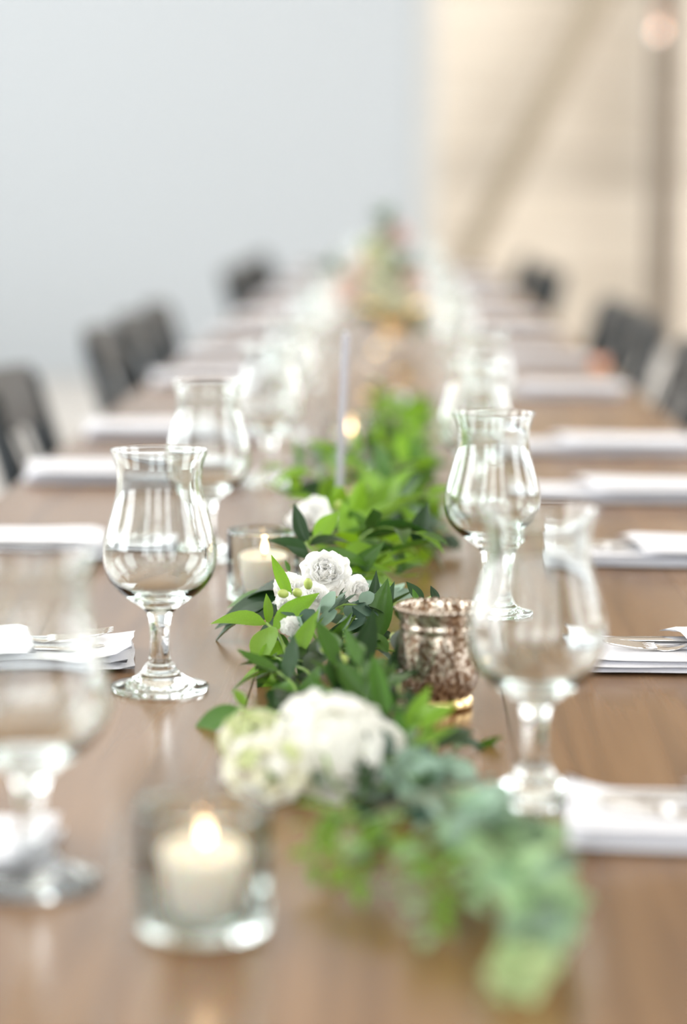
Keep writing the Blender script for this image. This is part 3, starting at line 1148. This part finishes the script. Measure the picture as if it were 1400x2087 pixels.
def hero_leaf(st, b, t, mat, var=0, wide=1.0, up=(0, -1, .5)):
    par, pl = st
    b, t = P(*b), P(*t)
    dv = t - b
    M = frame(dv, up)
    o = link('ruscus_leaf', RUS_ME[(var, mat.name)], par, b - pl)
    o.rotation_mode = 'QUATERNION'
    o.rotation_quaternion = M.to_quaternion()
    k = dv.length * 1.04
    o.scale = (k * wide, k, k)
    N_IND['ruscus_leaf'] += 1


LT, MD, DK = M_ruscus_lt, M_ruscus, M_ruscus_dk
h1 = hero_stem([(660, 1500, 1.68), (616, 1412, 1.74), (588, 1345, 1.80), (566, 1292, 1.845), (543, 1270, 1.86)], 0.0021)
for (b, t, m, v, wd, up) in [((542, 1272, 1.86), (437, 1243, 1.85), LT, 1, 1.1, (0, -.6, 1)), ((545, 1272, 1.865), (548, 1206, 1.88), LT, 0, .75, (.5, -1, .2)), ((557, 1284, 1.85), (646, 1208, 1.86), LT, 3, 1.0, (.2, -.6, 1)),
                             ((550, 1278, 1.85), (521, 1345, 1.80), LT, 0, 1.05, (-.4, -1, .5)), ((572, 1306, 1.835), (539, 1398, 1.79), LT, 0, 1.15, (.1, -1, .5)), ((566, 1290, 1.85), (588, 1345, 1.83), MD, 3, .8, (.5, -1, 0)),
                             ((595, 1345, 1.80), (651, 1252, 1.82), LT, 2, .85, (-.3, -1, .4)), ((592, 1222, 1.90), (549, 1137, 1.91), LT, 2, .65, (.6, -1, .1)), ((575, 1352, 1.81), (486, 1363, 1.80), LT, 1, .8, (0, -.4, 1)), ((606, 1385, 1.765), (560, 1380, 1.74), MD, 1, .9, (0, -.5, 1)), ((628, 1440, 1.72), (560, 1372, 1.73), MD, 0, .9, (-.3, -.8, .6))]:
    hero_leaf(h1, b, t, m, v, wd, up)
h2 = hero_stem([(705, 1345, 1.85), (735, 1325, 1.86), (764, 1308, 1.875), (800, 1298, 1.885)], 0.0015)
for (b, t, m, v, wd, up) in [((764, 1309, 1.875), (788, 1182, 1.89), MD, 3, 1.0, (-.2, -1, .3)), ((745, 1268, 1.92), (769, 1166, 1.93), DK, 3, .85, (.7, -1, .2)), ((781, 1275, 1.91), (797, 1183, 1.92), DK, 0, .75, (-.5, -1, .2)), ((744, 1273, 1.89), (664, 1286, 1.885), DK, 0, .95, (0, -.9, .6)),
                             ((790, 1330, 1.82), (755, 1275, 1.83), MD, 1, 1.0, (.2, -1, .6)), ((705, 1345, 1.83), (660, 1320, 1.84), DK, 1, .9, (0, -.7, 1)), ((646, 1222, 1.90), (676, 1196, 1.91), DK, 1, 1.2, (0, -1, .6)), ((800, 1330, 1.84), (835, 1352, 1.83), DK, 1, 1.0, (0, -.7, 1)), ((700, 1300, 1.90), (640, 1330, 1.88), DK, 0, 1.0, (0, -.6, 1)), ((760, 1330, 1.88), (700, 1335, 1.86), DK, 3, 1.0, (0, -.6, 1))]:
    hero_leaf(h2, b, t, m, v, wd, up)
h3 = hero_stem([(640, 1240, 1.97), (600, 1215, 1.98), (560, 1205, 1.99), (520, 1210, 2.0)], 0.0015)
for (b, t, m, v, wd, up) in [((592, 1195, 1.98), (478, 1196, 2.0), DK, 1, 1.1, (0, -.4, 1)), ((575, 1212, 1.98), (428, 1262, 1.99), DK, 0, .9, (0, -.6, 1)), ((565, 1235, 1.97), (403, 1276, 1.98), DK, 1, .75, (0, -.5, 1)), ((545, 1210, 2.0), (455, 1225, 2.02), MD, 0, .9, (0, -.5, 1)), ((600, 1240, 1.95), (500, 1270, 1.95), DK, 3, 1.0, (0, -.5, 1)), ((580, 1260, 1.93), (510, 1300, 1.92), DK, 1, 1.0, (0, -.6, 1))]:
    hero_leaf(h3, b, t, m, v, wd, up)
h4 = hero_stem([(660, 1160, 2.05), (640, 1125, 2.07), (625, 1105, 2.08), (655, 1085, 2.1)], 0.0015)
for (b, t, m, v, wd, up) in [((628, 1108, 2.08), (598, 1028, 2.09), DK, 3, .95, (-.5, -1, .1)), ((630, 1112, 2.08), (722, 1072, 2.09), DK, 4, .85, (.1, -.5, 1)), ((628, 1125, 2.06), (548, 1084, 2.06), DK, 1, .95, (0, -.7, .8)), ((640, 1130, 2.06), (775, 1140, 2.08), MD, 0, .9, (0, -.6, 1)), ((640, 1140, 2.03), (580, 1120, 2.03), DK, 2, .9, (0, -.6, 1)),
                             ((700, 1130, 2.12), (780, 1105, 2.13), LT, 1, 1.3, (0, -.7, 1)), ((720, 1160, 2.08), (808, 1152, 2.1), LT, 0, .9, (0, -.5, 1)), ((640, 1100, 2.1), (690, 1040, 2.12), LT, 0, 1.1, (.3, -1, .5)), ((590, 1165, 2.0), (582, 1142, 2.0), MD, 0, 1.0, (.3, -1, .2))]:
    hero_leaf(h4, b, t, m, v, wd, up)
h5 = hero_stem([(560, 1480, 1.62), (520, 1455, 1.64), (485, 1442, 1.655)], 0.0014)
for (b, t, m, v, wd, up) in [((488, 1443, 1.655), (377, 1494, 1.65), MD, 0, 1.15, (0, -.6, 1)), ((500, 1440, 1.66), (476, 1398, 1.665), LT, 1, 1.1, (0, -.8, .8)), ((510, 1470, 1.63), (430, 1520, 1.62), DK, 0, .9, (0, -.6, 1)), ((500, 1575, 1.54), (384, 1572, 1.53), MD, 1, 1.0, (0, -.4, 1)), ((540, 1480, 1.63), (455, 1535, 1.58), DK, 0, .9, (0, -.6, 1))]:
    hero_leaf(h5, b, t, m, v, wd, up)
h6 = hero_stem([(860, 1240, 1.9), (862, 1225, 1.92), (880, 1215, 1.94)], 0.0012)
for (b, t, m, v, wd, up) in [((862, 1228, 1.92), (831, 1183, 1.925), DK, 0, 1.1, (.4, -1, .4)), ((852, 1232, 1.91), (842, 1200, 1.91), MD, 0, .9, (.2, -1, .2)), ((892, 1230, 1.92), (878, 1194, 1.925), DK, 3, 1.1, (.2, -1, .3))]:
    hero_leaf(h6, b, t, m, v, wd, up)
h7 = hero_stem([(800, 1560, 1.52), (815, 1520, 1.54), (835, 1470, 1.56)], 0.0016)
for (b, t, m, v, wd, up) in [((828, 1505, 1.545), (872, 1392, 1.56), LT, 0, .8, (-.3, -1, .3)), ((818, 1530, 1.53), (812, 1440, 1.54), MD, 2, .8, (0, -1, .3)), ((790, 1470, 1.60), (758, 1335, 1.62), MD, 3, .7, (-.2, -1, .3)), ((735, 1430, 1.64), (735, 1330, 1.66), MD, 2, .7, (.3, -1, .3)), ((700, 1430, 1.66), (690, 1330, 1.68), DK, 3, .7, (.3, -1, .3)), ((850, 1480, 1.56), (830, 1390, 1.58), DK, 0, .8, (.3, -1, .3)), ((860, 1560, 1.50), (950, 1540, 1.50), DK, 1, 1.0, (0, -.5, 1))]:
    hero_leaf(h7, b, t, m, v, wd, up)
# dense greens in front of and around the hydrangea
for (a, b_, c_, yy, mt) in [((760, 1500), (740, 1400), (730, 1345), 1.62, M_ruscus), ((700, 1480), (690, 1390), (680, 1335), 1.68, M_ruscus), ((800, 1500), (805, 1440), (815, 1390), 1.62, M_ruscus),
                          ((820, 1590), (850, 1510), (875, 1470), 1.50, M_ruscus_lt), ((880, 1560), (900, 1500), (960, 1560), 1.58, M_ruscus_dk), ((760, 1440), (800, 1380), (810, 1330), 1.72, M_ruscus_dk),
                          ((620, 1480), (600, 1400), (560, 1365), 1.7, M_ruscus_dk)]:
    sprig([P(*a, yy - .03), P(*b_, yy), P(*c_, yy + .03)], 'ruscus_leaf', 0.042, [mt, M_ruscus], gap=0.016, upness=0.6, spread=0.6, start=0.2, taper=0.2)

# the body of the garland
spine = [(1.36, -0.035), (1.55, -0.028), (1.75, -0.045), (1.95, -0.045), (2.2, -0.035), (2.5, -0.035), (2.9, 0.010), (3.3, 0.016), (3.7, 0.012), (4.0, 0.012)]


def sx_(y):
    for (a, xa), (b, xb) in zip(spine[:-1], spine[1:]):
        if a <= y <= b: return xa + (xb - xa) * (y - a) / (b - a)
    return spine[-1][1] if y > 2 else spine[0][1]


y = 1.44
while y < 3.98:
    for q in range(2):
        side = R.choice((-1, 1))
        near = y < 2.15
        wdt = (0.035 if side < 0 else 0.055) if y < 2.0 else (0.08 if y < 2.8 else 0.032)
        h0 = R.uniform(0.01, 0.035)
        p = Vector((sx_(y) + R.uniform(-.02, .02), y, TOP + h0))
        ang = R.uniform(0.2, 1.35) * side
        if R.random() < 0.35: ang = (pi - abs(ang)) * side
        el = R.uniform(0.15, 0.85)
        if y < 1.7: el *= 0.6
        dv = Vector((sin(ang) * cos(el), cos(ang) * cos(el), sin(el)))
        pts = [p.copy()]
        ln = R.uniform(0.08, 0.14) if y < 2.85 else R.uniform(.06, .09)
        for k in range(5):
            p = p + dv * ln / 5
            p.z = max(p.z, TOP + 0.008)
            p.z = min(p.z, TOP + (0.075 if y > 2.05 else 0.024))
            lim = sx_(p.y)
            p.x = lim + max(-wdt * 1.3, min(wdt * (1.15 if y < 2.1 else 0.85 if y < 2.6 else 0.6), p.x - lim))
            dv.z -= 0.16
            dv.normalize()
            pts.append(p.copy())
        if any(q.x < -0.075 and 1.9 < q.y < 2.3 for q in pts): continue      # keep clear of the candle
        if y < 1.98 and side < 0 and R.random() < .5: continue
        if abs(p.x - MERC[0]) < 0.055 and abs(p.y - MERC[1]) < 0.06 and y < 2: continue
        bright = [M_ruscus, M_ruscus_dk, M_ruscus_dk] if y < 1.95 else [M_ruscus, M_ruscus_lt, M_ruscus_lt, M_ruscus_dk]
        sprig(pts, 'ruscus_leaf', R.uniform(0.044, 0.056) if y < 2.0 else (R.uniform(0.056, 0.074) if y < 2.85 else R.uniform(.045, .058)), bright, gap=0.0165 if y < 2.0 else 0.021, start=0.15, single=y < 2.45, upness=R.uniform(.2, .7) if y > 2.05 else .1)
    y += 0.042

# eucalyptus inside the garland
for (a, b_, c_, yy) in [((640, 1280), (690, 1235), (745, 1235), 1.86), ((700, 1290), (730, 1250), (770, 1240), 1.88), ((600, 1310), (620, 1265), (600, 1250), 1.84)]:
    sprig([P(*a, yy), P(*b_, yy + .01), P(*c_, yy + .02)], 'eucalyptus_leaf', 0.021, [M_euc, M_euc_dk], pair=True, gap=0.011, start=0.1, taper=0.2, name='eucalyptus_sprig', upness=0.6)
for (a, b_, c_, yy, mt) in [((830, 960), (850, 930), (880, 935), 3.1, M_euc), ((700, 960), (660, 930), (640, 940), 2.9, M_euc), ((820, 1080), (870, 1060), (900, 1110), 2.45, M_euc_dk), ((800, 1230), (790, 1215), (760, 1225), 2.0, M_euc)]:
    sprig([P(*a, yy), P(*b_, yy + .02), P(*c_, yy + .03)], 'eucalyptus_leaf', 0.03, [mt], pair=True, gap=0.014, start=0.1, taper=0.2, name='eucalyptus_sprig', upness=0.6)
# bluish eucalyptus beside the hydrangea, then the tail that lies on the table
for (a, b_, c_, d_) in [((720, 1640, 1.44), (800, 1560, 1.47), (850, 1590, 1.45), (900, 1640, 1.42)),
                        ((770, 1600, 1.45), (850, 1620, 1.42), (910, 1680, 1.37), (960, 1720, 1.33)),
                        ((820, 1640, 1.42), (880, 1560, 1.46), (930, 1590, 1.46), (960, 1640, 1.42))]:
    sprig([P(*a), P(*b_), P(*c_), P(*d_)], 'eucalyptus_leaf', 0.028, [M_euc, M_euc, M_euc_dk], pair=True, gap=0.0125, start=0.1, taper=0.1, name='eucalyptus_sprig', upness=0.5)


def tailmat(u):
    if u < 0.3: return R.choice((M_euc, M_euc, M_euc_lt))
    if u < 0.85: return R.choice((M_euc_lt, M_euc_lt, M_euc_lt, M_euc))
    return M_euc_tip


for k, (ox, oy, oz) in enumerate([(0, 0, 0), (-22, 12, .012), (24, -10, .004)]):
    tp = [on_table(890 + ox, 1610 + oy, 0.035 + oz), on_table(985 + ox, 1668 + oy, 0.03 + oz), on_table(1068 + ox, 1745 + oy, 0.026 + oz), on_table(1110 + ox * .8, 1830 + oy, 0.022 + oz), on_table(1096 + ox * .55, 1905 + oy, 0.02 + oz), on_table(1052 + ox * .25, 1990 + oy * 1.5, 0.016 + oz)]
    sprig(tp, 'eucalyptus_leaf', 0.030, tailmat, pair=True, gap=0.0115, start=0.05, taper=0.42, name='eucalyptus_sprig', upness=0.35, stem_mat=M_stem_br, rad=0.0018, spread=0.75)
# loose small-leaved tips in front
for (a, b_, c_) in [((720, 1650), (690, 1720), (720, 1800)), ((780, 1660), (800, 1740), (830, 1830)), ((850, 1690), (880, 1790), (870, 1900)), ((900, 1720), (960, 1800), (930, 1850)), ((690, 1640), (640, 1690), (640, 1760)), ((800, 1650), (760, 1700), (745, 1760)), ((860, 1720), (920, 1810), (980, 1830))]:
    sprig([on_table(*a, 0.03), on_table(*b_, 0.024), on_table(*c_, 0.012)], 'small_leaf', 0.024, [M_euc_lt, M_ruscus_lt, M_ruscus_lt], gap=0.0105, start=0.1, taper=0.25, name='small_leaved_sprig', upness=0.3)

for nm, b in BULK.items():
    m = bpy.data.materials[nm]
    o = link('foliage', b.mesh('foliage', m), GAR)
    o['kind'] = 'stuff'
if BULK_STEM.v:
    link('foliage_stems', BULK_STEM.mesh('foliage_stems', M_stem), GAR)['kind'] = 'stuff'
for (px_, py_, yy) in [(803, 1299, 1.80), (688, 1332, 1.72), (662, 1322, 1.72), (700, 1345, 1.7)]:
    link('berry', MB().sphere((0, 0, 0), 0.0034, 10, 8, (1, 1, 1.15)).mesh('berry', M_bud), GAR, at(px_, py_, yy) - GLOC)

# ------------------------------------------------------------------ blossoms


def petal(L_, W, curl, ruff, seed, n=5, m=4, cup=0.4):
    vs, fs = [], []
    for i in range(n + 1):
        t = i / n
        hw = W / 2 * (0.25 + 0.75 * sin(pi * min(1, 0.08 + t * 0.78)) ** 0.8)
        if i == n: hw *= 0.8
        ang = curl * t
        y, z = (L_ * sin(ang) / curl, L_ * (1 - cos(ang)) / curl) if abs(curl) > 1e-3 else (L_ * t, 0)
        for k in range(m + 1):
            s = 2 * k / m - 1
            r = ruff * t * noise.noise(Vector((s * 2.3 + seed, t * 2, seed * 1.3)))
            yy = y - (L_ * 0.10 * s * s if i == n else 0)
            vs.append((hw * s, yy, z + cup * hw * s * s + r))
    for i in range(n):
        for k in range(m):
            a = i * (m + 1) + k
            fs.append((a, a + 1, a + m + 2, a + m + 1))
    return vs, fs


def double_bloom(rad, mat, seed, layers=4, name='bloom', openness=1.0, centre=None):
    """layered ruffled flower facing +Z"""
    rr = random.Random(seed)
    mb = MB()
    for l in range(layers):
        f = l / max(1, layers - 1)
        cnt = 6 + (layers - l)
        tilt = (1.25 - 1.15 * (1 - f) * openness)      # inner petals stand up
        L_ = rad * (1.0 - 0.42 * f)
        for k in range(cnt):
            a = 2 * pi * (k + 0.5 * (l % 2) + rr.uniform(-.15, .15)) / cnt
            vs, fs = petal(L_ * rr.uniform(.9, 1.1), L_ * 0.80, rr.uniform(0.3, 0.9), rad * 0.34, seed + l * 7 + k)
            M = Matrix.Rotation(a, 3, 'Z') @ Matrix.Rotation(tilt + rr.uniform(-.12, .12), 3, 'X')
            off = Vector((0, 0, -rad * 0.25 * (1 - f)))
            mb.add([M @ Vector(v) + off for v in vs], fs)
    mats = [mat]
    if centre:
        mats.append(centre)
        for k in range(6):
            mb.sphere((rad * .12 * cos(k), rad * .12 * sin(k), rad * .28), rad * 0.07, 6, 5, mi=1)
    return mb.mesh(name, mats)


def rot_to(nv, spin=0.0):
    q = Vector((0, 0, 1)).rotation_difference(Vector(nv).normalized())
    return (q.to_matrix() @ Matrix.Rotation(spin, 3, 'Z')).to_euler()


# hydrangea head
def floret(mat, seed):
    mb = MB()
    for k in range(4):
        vs, fs = petal(0.0092, 0.0098, 0.35, 0.0016, seed + k, 3, 3, 0.25)
        M = Matrix.Rotation(k * pi / 2, 3, 'Z') @ Matrix.Rotation(0.22, 3, 'X')
        mb.add([M @ Vector(v) for v in vs], fs)
    mb.sphere((0, 0, 0.0012), 0.0011, 6, 5)
    return mb.mesh('floret', mat)


FLO = [floret(M_hyd, 1), floret(M_hyd, 9), floret(M_petal_cr, 17), floret(M_petal_gr, 23)]
hc = at(676, 1530, 1.475)
hyd = thing('hydrangea_bloom', 'large round white hydrangea head on the near part of the garland', 'flower', (hc.x, hc.y, hc.z))
HR = 0.0315
ga = pi * (3 - sqrt(5))
cnt = 120
for k in range(cnt):
    zf = 1 - 2 * (k + 0.5) / cnt
    if zf < -0.75: continue
    r_ = sqrt(1 - zf * zf)
    nv = Vector((r_ * cos(ga * k), r_ * sin(ga * k), zf))
    rr_ = HR * R.uniform(0.80, 1.17)
    mi = 0 if R.random() < .5 else 1
    if nv.x < -0.2 and nv.z < 0.0 and R.random() < .6: mi = 2
    link('floret', FLO[mi], hyd, nv * rr_, rot_to(nv + Vector((R.uniform(-.25, .25), R.uniform(-.25, .25), R.uniform(-.25, .25))), R.uniform(0, 6)), R.uniform(.9, 1.15))
link('core', MB().sphere((0, 0, 0), HR * 0.74, 16, 10).mesh('core', M_petal_cr), hyd)
link('stem', MB().tube([(0, 0, -HR * .8), (0.006, 0.03, -HR * .9), (0.012, 0.08, -HR * .95)], [.003, .003, .0025], 8).mesh('stem', M_stem), hyd)
# greenish cream clusters left of it
for (px_, py_, yy, rad, lab, greens) in [(540, 1570, 1.44, 0.018, 'cream and green hydrangea cluster low on the left of the white head', .12), (522, 1510, 1.50, 0.016, 'pale green hydrangea cluster behind the cream one', .55), (765, 1520, 1.50, 0.012, 'small white floret cluster at the right of the white hydrangea head', 0.0)]:
    c_ = at(px_, py_, yy)
    h2 = thing('hydrangea_cluster', lab, 'flower', c_)
    cn = 34
    for k in range(cn):
        zf = 1 - 2 * (k + 0.5) / cn
        r_ = sqrt(1 - zf * zf)
        nv = Vector((r_ * cos(ga * k), r_ * sin(ga * k), zf))
        u = R.random()
        mi = 3 if u < greens else (2 if u < greens + .45 and greens > 0 else 0)
        link('floret', FLO[mi], h2, Vector((nv.x * 1.25, nv.y, nv.z)) * rad, rot_to(nv, R.uniform(0, 6)), R.uniform(.75, 1.0))
    link('stem', MB().tube([(0, 0, 0), (0.01, 0.03, -rad), (0.02, 0.06, -rad)], .002, 6).mesh('stem', M_stem), h2)

# white stock in the middle
BL = [double_bloom(0.021, M_petal, 3, 5, centre=M_petal_gr), double_bloom(0.015, M_petal, 12, 4), double_bloom(0.013, M_petal, 31, 3)]
BUD = MB().sphere((0, 0, 0), 0.0045, 10, 8, (0.8, 0.8, 1.4)).mesh('bud', M_bud)


def stock(label, spots, buds, root):
    c0 = spots[0][0]
    t = thing('white_stock_flower', label, 'flower', c0)
    for (p, nv, mi, s) in spots:
        link('bloom', BL[mi], t, p - c0, rot_to(nv, R.uniform(0, 6)), s)
    for p, nv in buds:
        link('bud', BUD, t, p - c0, rot_to(nv), 1.0)
    pts = [root - c0]
    link('stem', MB().tube([root - c0, (spots[-1][0] - c0) * .6 + Vector((0, .012, -.008)), Vector((0, .012, -.008))], .0018, 6).mesh('stem', M_stem), t)
    return t


V = Vector
stock('white ruffled stock flower in focus, among leaves at the middle of the garland',
      [(P(664, 1170, 1.93), V((0.1, -1, .55)), 0, 1.15), (P(724, 1205, 1.93), V((.6, -1, .5)), 2, 1.2), (P(592, 1203, 1.92), V((-.4, -1, .5)), 1, 1.1), (P(583, 1228, 1.87), V((-.8, -1, .1)), 2, .9), (P(640, 1215, 1.89), V((.1, -1, .2)), 1, .9), (P(596, 1276, 1.84), V((-.3, -1, 0)), 2, .8)],
      [(P(606, 1208, 1.855), V((-.3, -1, .4))), (P(628, 1190, 1.87), V((0, -1, 1))), (P(577, 1210, 1.85), V((-.6, -1, .3)))], P(680, 1300, 1.95))
stock('white stock flower behind the focused one, under bright leaves',
      [(P(640, 1052, 2.28), V((-.2, -1, .8)), 0, 1.05), (P(665, 1070, 2.26), V((.3, -1, .5)), 1, 1.0), (P(612, 1060, 2.27), V((-.5, -1, .4)), 1, 1.0)],
      [(P(690, 1030, 2.3), V((0, -1, 1)))], P(700, 1120, 2.4))
stock('blurred white flower at the far end of the garland',
      [(P(815, 826, 3.75), V((.1, -1, .7)), 0, 1.2), (P(795, 836, 3.74), V((-.4, -1, .5)), 1, 1.1), (P(836, 838, 3.74), V((.4, -1, .5)), 1, 1.1)],
      [], P(820, 860, 3.85))

# ------------------------------------------------------------------ far centrepiece
bx, by = -0.012, 5.75
cp = [(0.0003, 0.0), (0.045, 0.0), (0.047, 0.003), (0.03, 0.012), (0.014, 0.03), (0.012, 0.045), (0.03, 0.055), (0.06, 0.07), (0.078, 0.095), (0.08, 0.115), (0.077, 0.115), (0.074, 0.095), (0.055, 0.075), (0.0003, 0.066)]
t = thing('gold_compote', 'gold footed bowl holding the far roses', 'bowl', (bx, by, TOP + .0003))
link('bowl', MB().lathe(cp[6:], 40).mesh('bowl', M_gold), t)
link('foot', MB().lathe(cp[:7], 40).mesh('foot', M_gold), t)
ROSE = {m.name: double_bloom(0.045, m, 40 + i, 6, 'bloom') for i, m in enumerate((M_rose_peach, M_rose_pink, M_petal_cr, M_petal, M_petal_gr))}
for (px_, py_, yy, mt, s, lab) in [(712, 588, 5.70, M_rose_peach, 1.05, 'peach rose at the left of the far arrangement'),
                                  (806, 482, 5.78, M_rose_pink, .95, 'dusty pink rose near the top of the far arrangement'),
                                  (802, 618, 5.68, M_petal_cr, 1.05, 'cream rose low at the right of the far arrangement'),
                                  (785, 542, 5.74, M_petal_cr, 1.0, 'pale cream rose at the centre of the far arrangement'),
                                  (842, 575, 5.80, M_rose_peach, .8, 'blush rose at the right of the far arrangement'),
                                  (768, 590, 5.66, M_petal_cr, .8, 'small cream rose between the peach and cream roses'),
                                  (762, 505, 5.85, M_petal_gr, .8, 'pale green bloom at the upper left of the far arrangement'),
                                  (700, 625, 5.74, M_petal, .8, 'white rose below the peach one in the far arrangement'),
                                  (738, 545, 5.85, M_rose_peach, .8, 'small peach rose at the back of the far arrangement')]:
    p = at(px_, py_, yy)
    r_ = thing('rose', lab, 'flower', p, 0, 'roses in the gold bowl')
    nv = Vector((p.x - bx, -0.12, 0.10))
    link('bloom', ROSE[mt.name], r_, (0, 0, 0), rot_to(nv), s)
    base = Vector((bx + (p.x - bx) * .2, by, TOP + 0.085))
    link('stem', MB().tube([(0, 0.012, -.012), (base - p) * .5 + Vector((0, .01, 0)), base - p], .0025, 6).mesh('stem', M_stem), r_)
def bouquet_sprig(label, pts, mats, kind='ruscus_leaf', size=0.045):
    pts = catmull(pts, 4)
    t = thing('greenery_stem', label, 'foliage', pts[0])
    link('stem', MB().tube([p - pts[0] for p in pts], .002, 6).mesh('stem', M_stem), t)
    for i in range(2, len(pts)):
        for q in (-1, 1):
            dv = (pts[i] - pts[i - 1]).normalized() + Vector((q * R.uniform(.5, 1.2), R.uniform(-.6, .3), R.uniform(-.2, .4)))
            o = link('leaf', RUS_ME[(R.randrange(5), R.choice(mats).name)], t, pts[i] - pts[0])
            o.rotation_mode = 'QUATERNION'
            o.rotation_quaternion = frame(dv, (0, -.5, 1)).to_quaternion()
            o.scale = (size, size, size)


base = Vector((bx, by, TOP + 0.09))
for (a, b_, lab) in [((765, 620), (762, 575), 'dark green leaves beside the peach rose in the gold bowl'), ((790, 500), (782, 440), 'green leaves at the top of the far arrangement'),
                     ((830, 640), (848, 655), 'dark leaves drooping at the right of the gold bowl'), ((700, 560), (668, 545), 'green leaves reaching left from the far arrangement'), ((775, 640), (755, 640), 'leaves hanging over the front of the gold bowl'), ((815, 560), (838, 545), 'leaves reaching right behind the cream rose')]:
    bouquet_sprig(lab, [base, at(*a, by - .05), at(*b_, by - .06)], [M_ruscus_dk, M_ruscus])

# ------------------------------------------------------------------ hanging bulb at upper right
p = at(1345, 62, 10.5)
t = thing('pendant_bulb', 'small warm filament bulb hanging at the upper right', 'lamp', p)
link('bulb', MB().lathe([(0.0002, -0.04), (0.012, -0.037), (0.022, -0.025), (0.026, -0.008), (0.022, 0.01), (0.014, 0.028), (0.012, 0.036)], 24).mesh('bulb', M_glass), t)
m, nt, out = new_mat('filament')
em = N(nt, 'ShaderNodeEmission')
em.inputs['Color'].default_value = (1.0, 0.42, 0.2, 1)
em.inputs['Strength'].default_value = 9
nt.links.new(em.outputs[0], out.inputs[0])
link('filament', MB().tube([(-.006, 0, .02), (-.005, 0, -.016), (0, 0, .008), (.005, 0, -.016), (.006, 0, .02)], .0012, 5).mesh('filament', m), t)
link('socket', MB().lathe([(0.0002, 0.036), (0.0135, 0.036), (0.014, 0.05), (0.012, 0.075), (0.004, 0.082), (0.0002, 0.082)], 20).mesh('socket', M_copper), t)
link('cord', MB().tube([(0, 0, 0.08), (0, 0, RH - p.z)], .003, 6).mesh('cord', M_winframe), t)
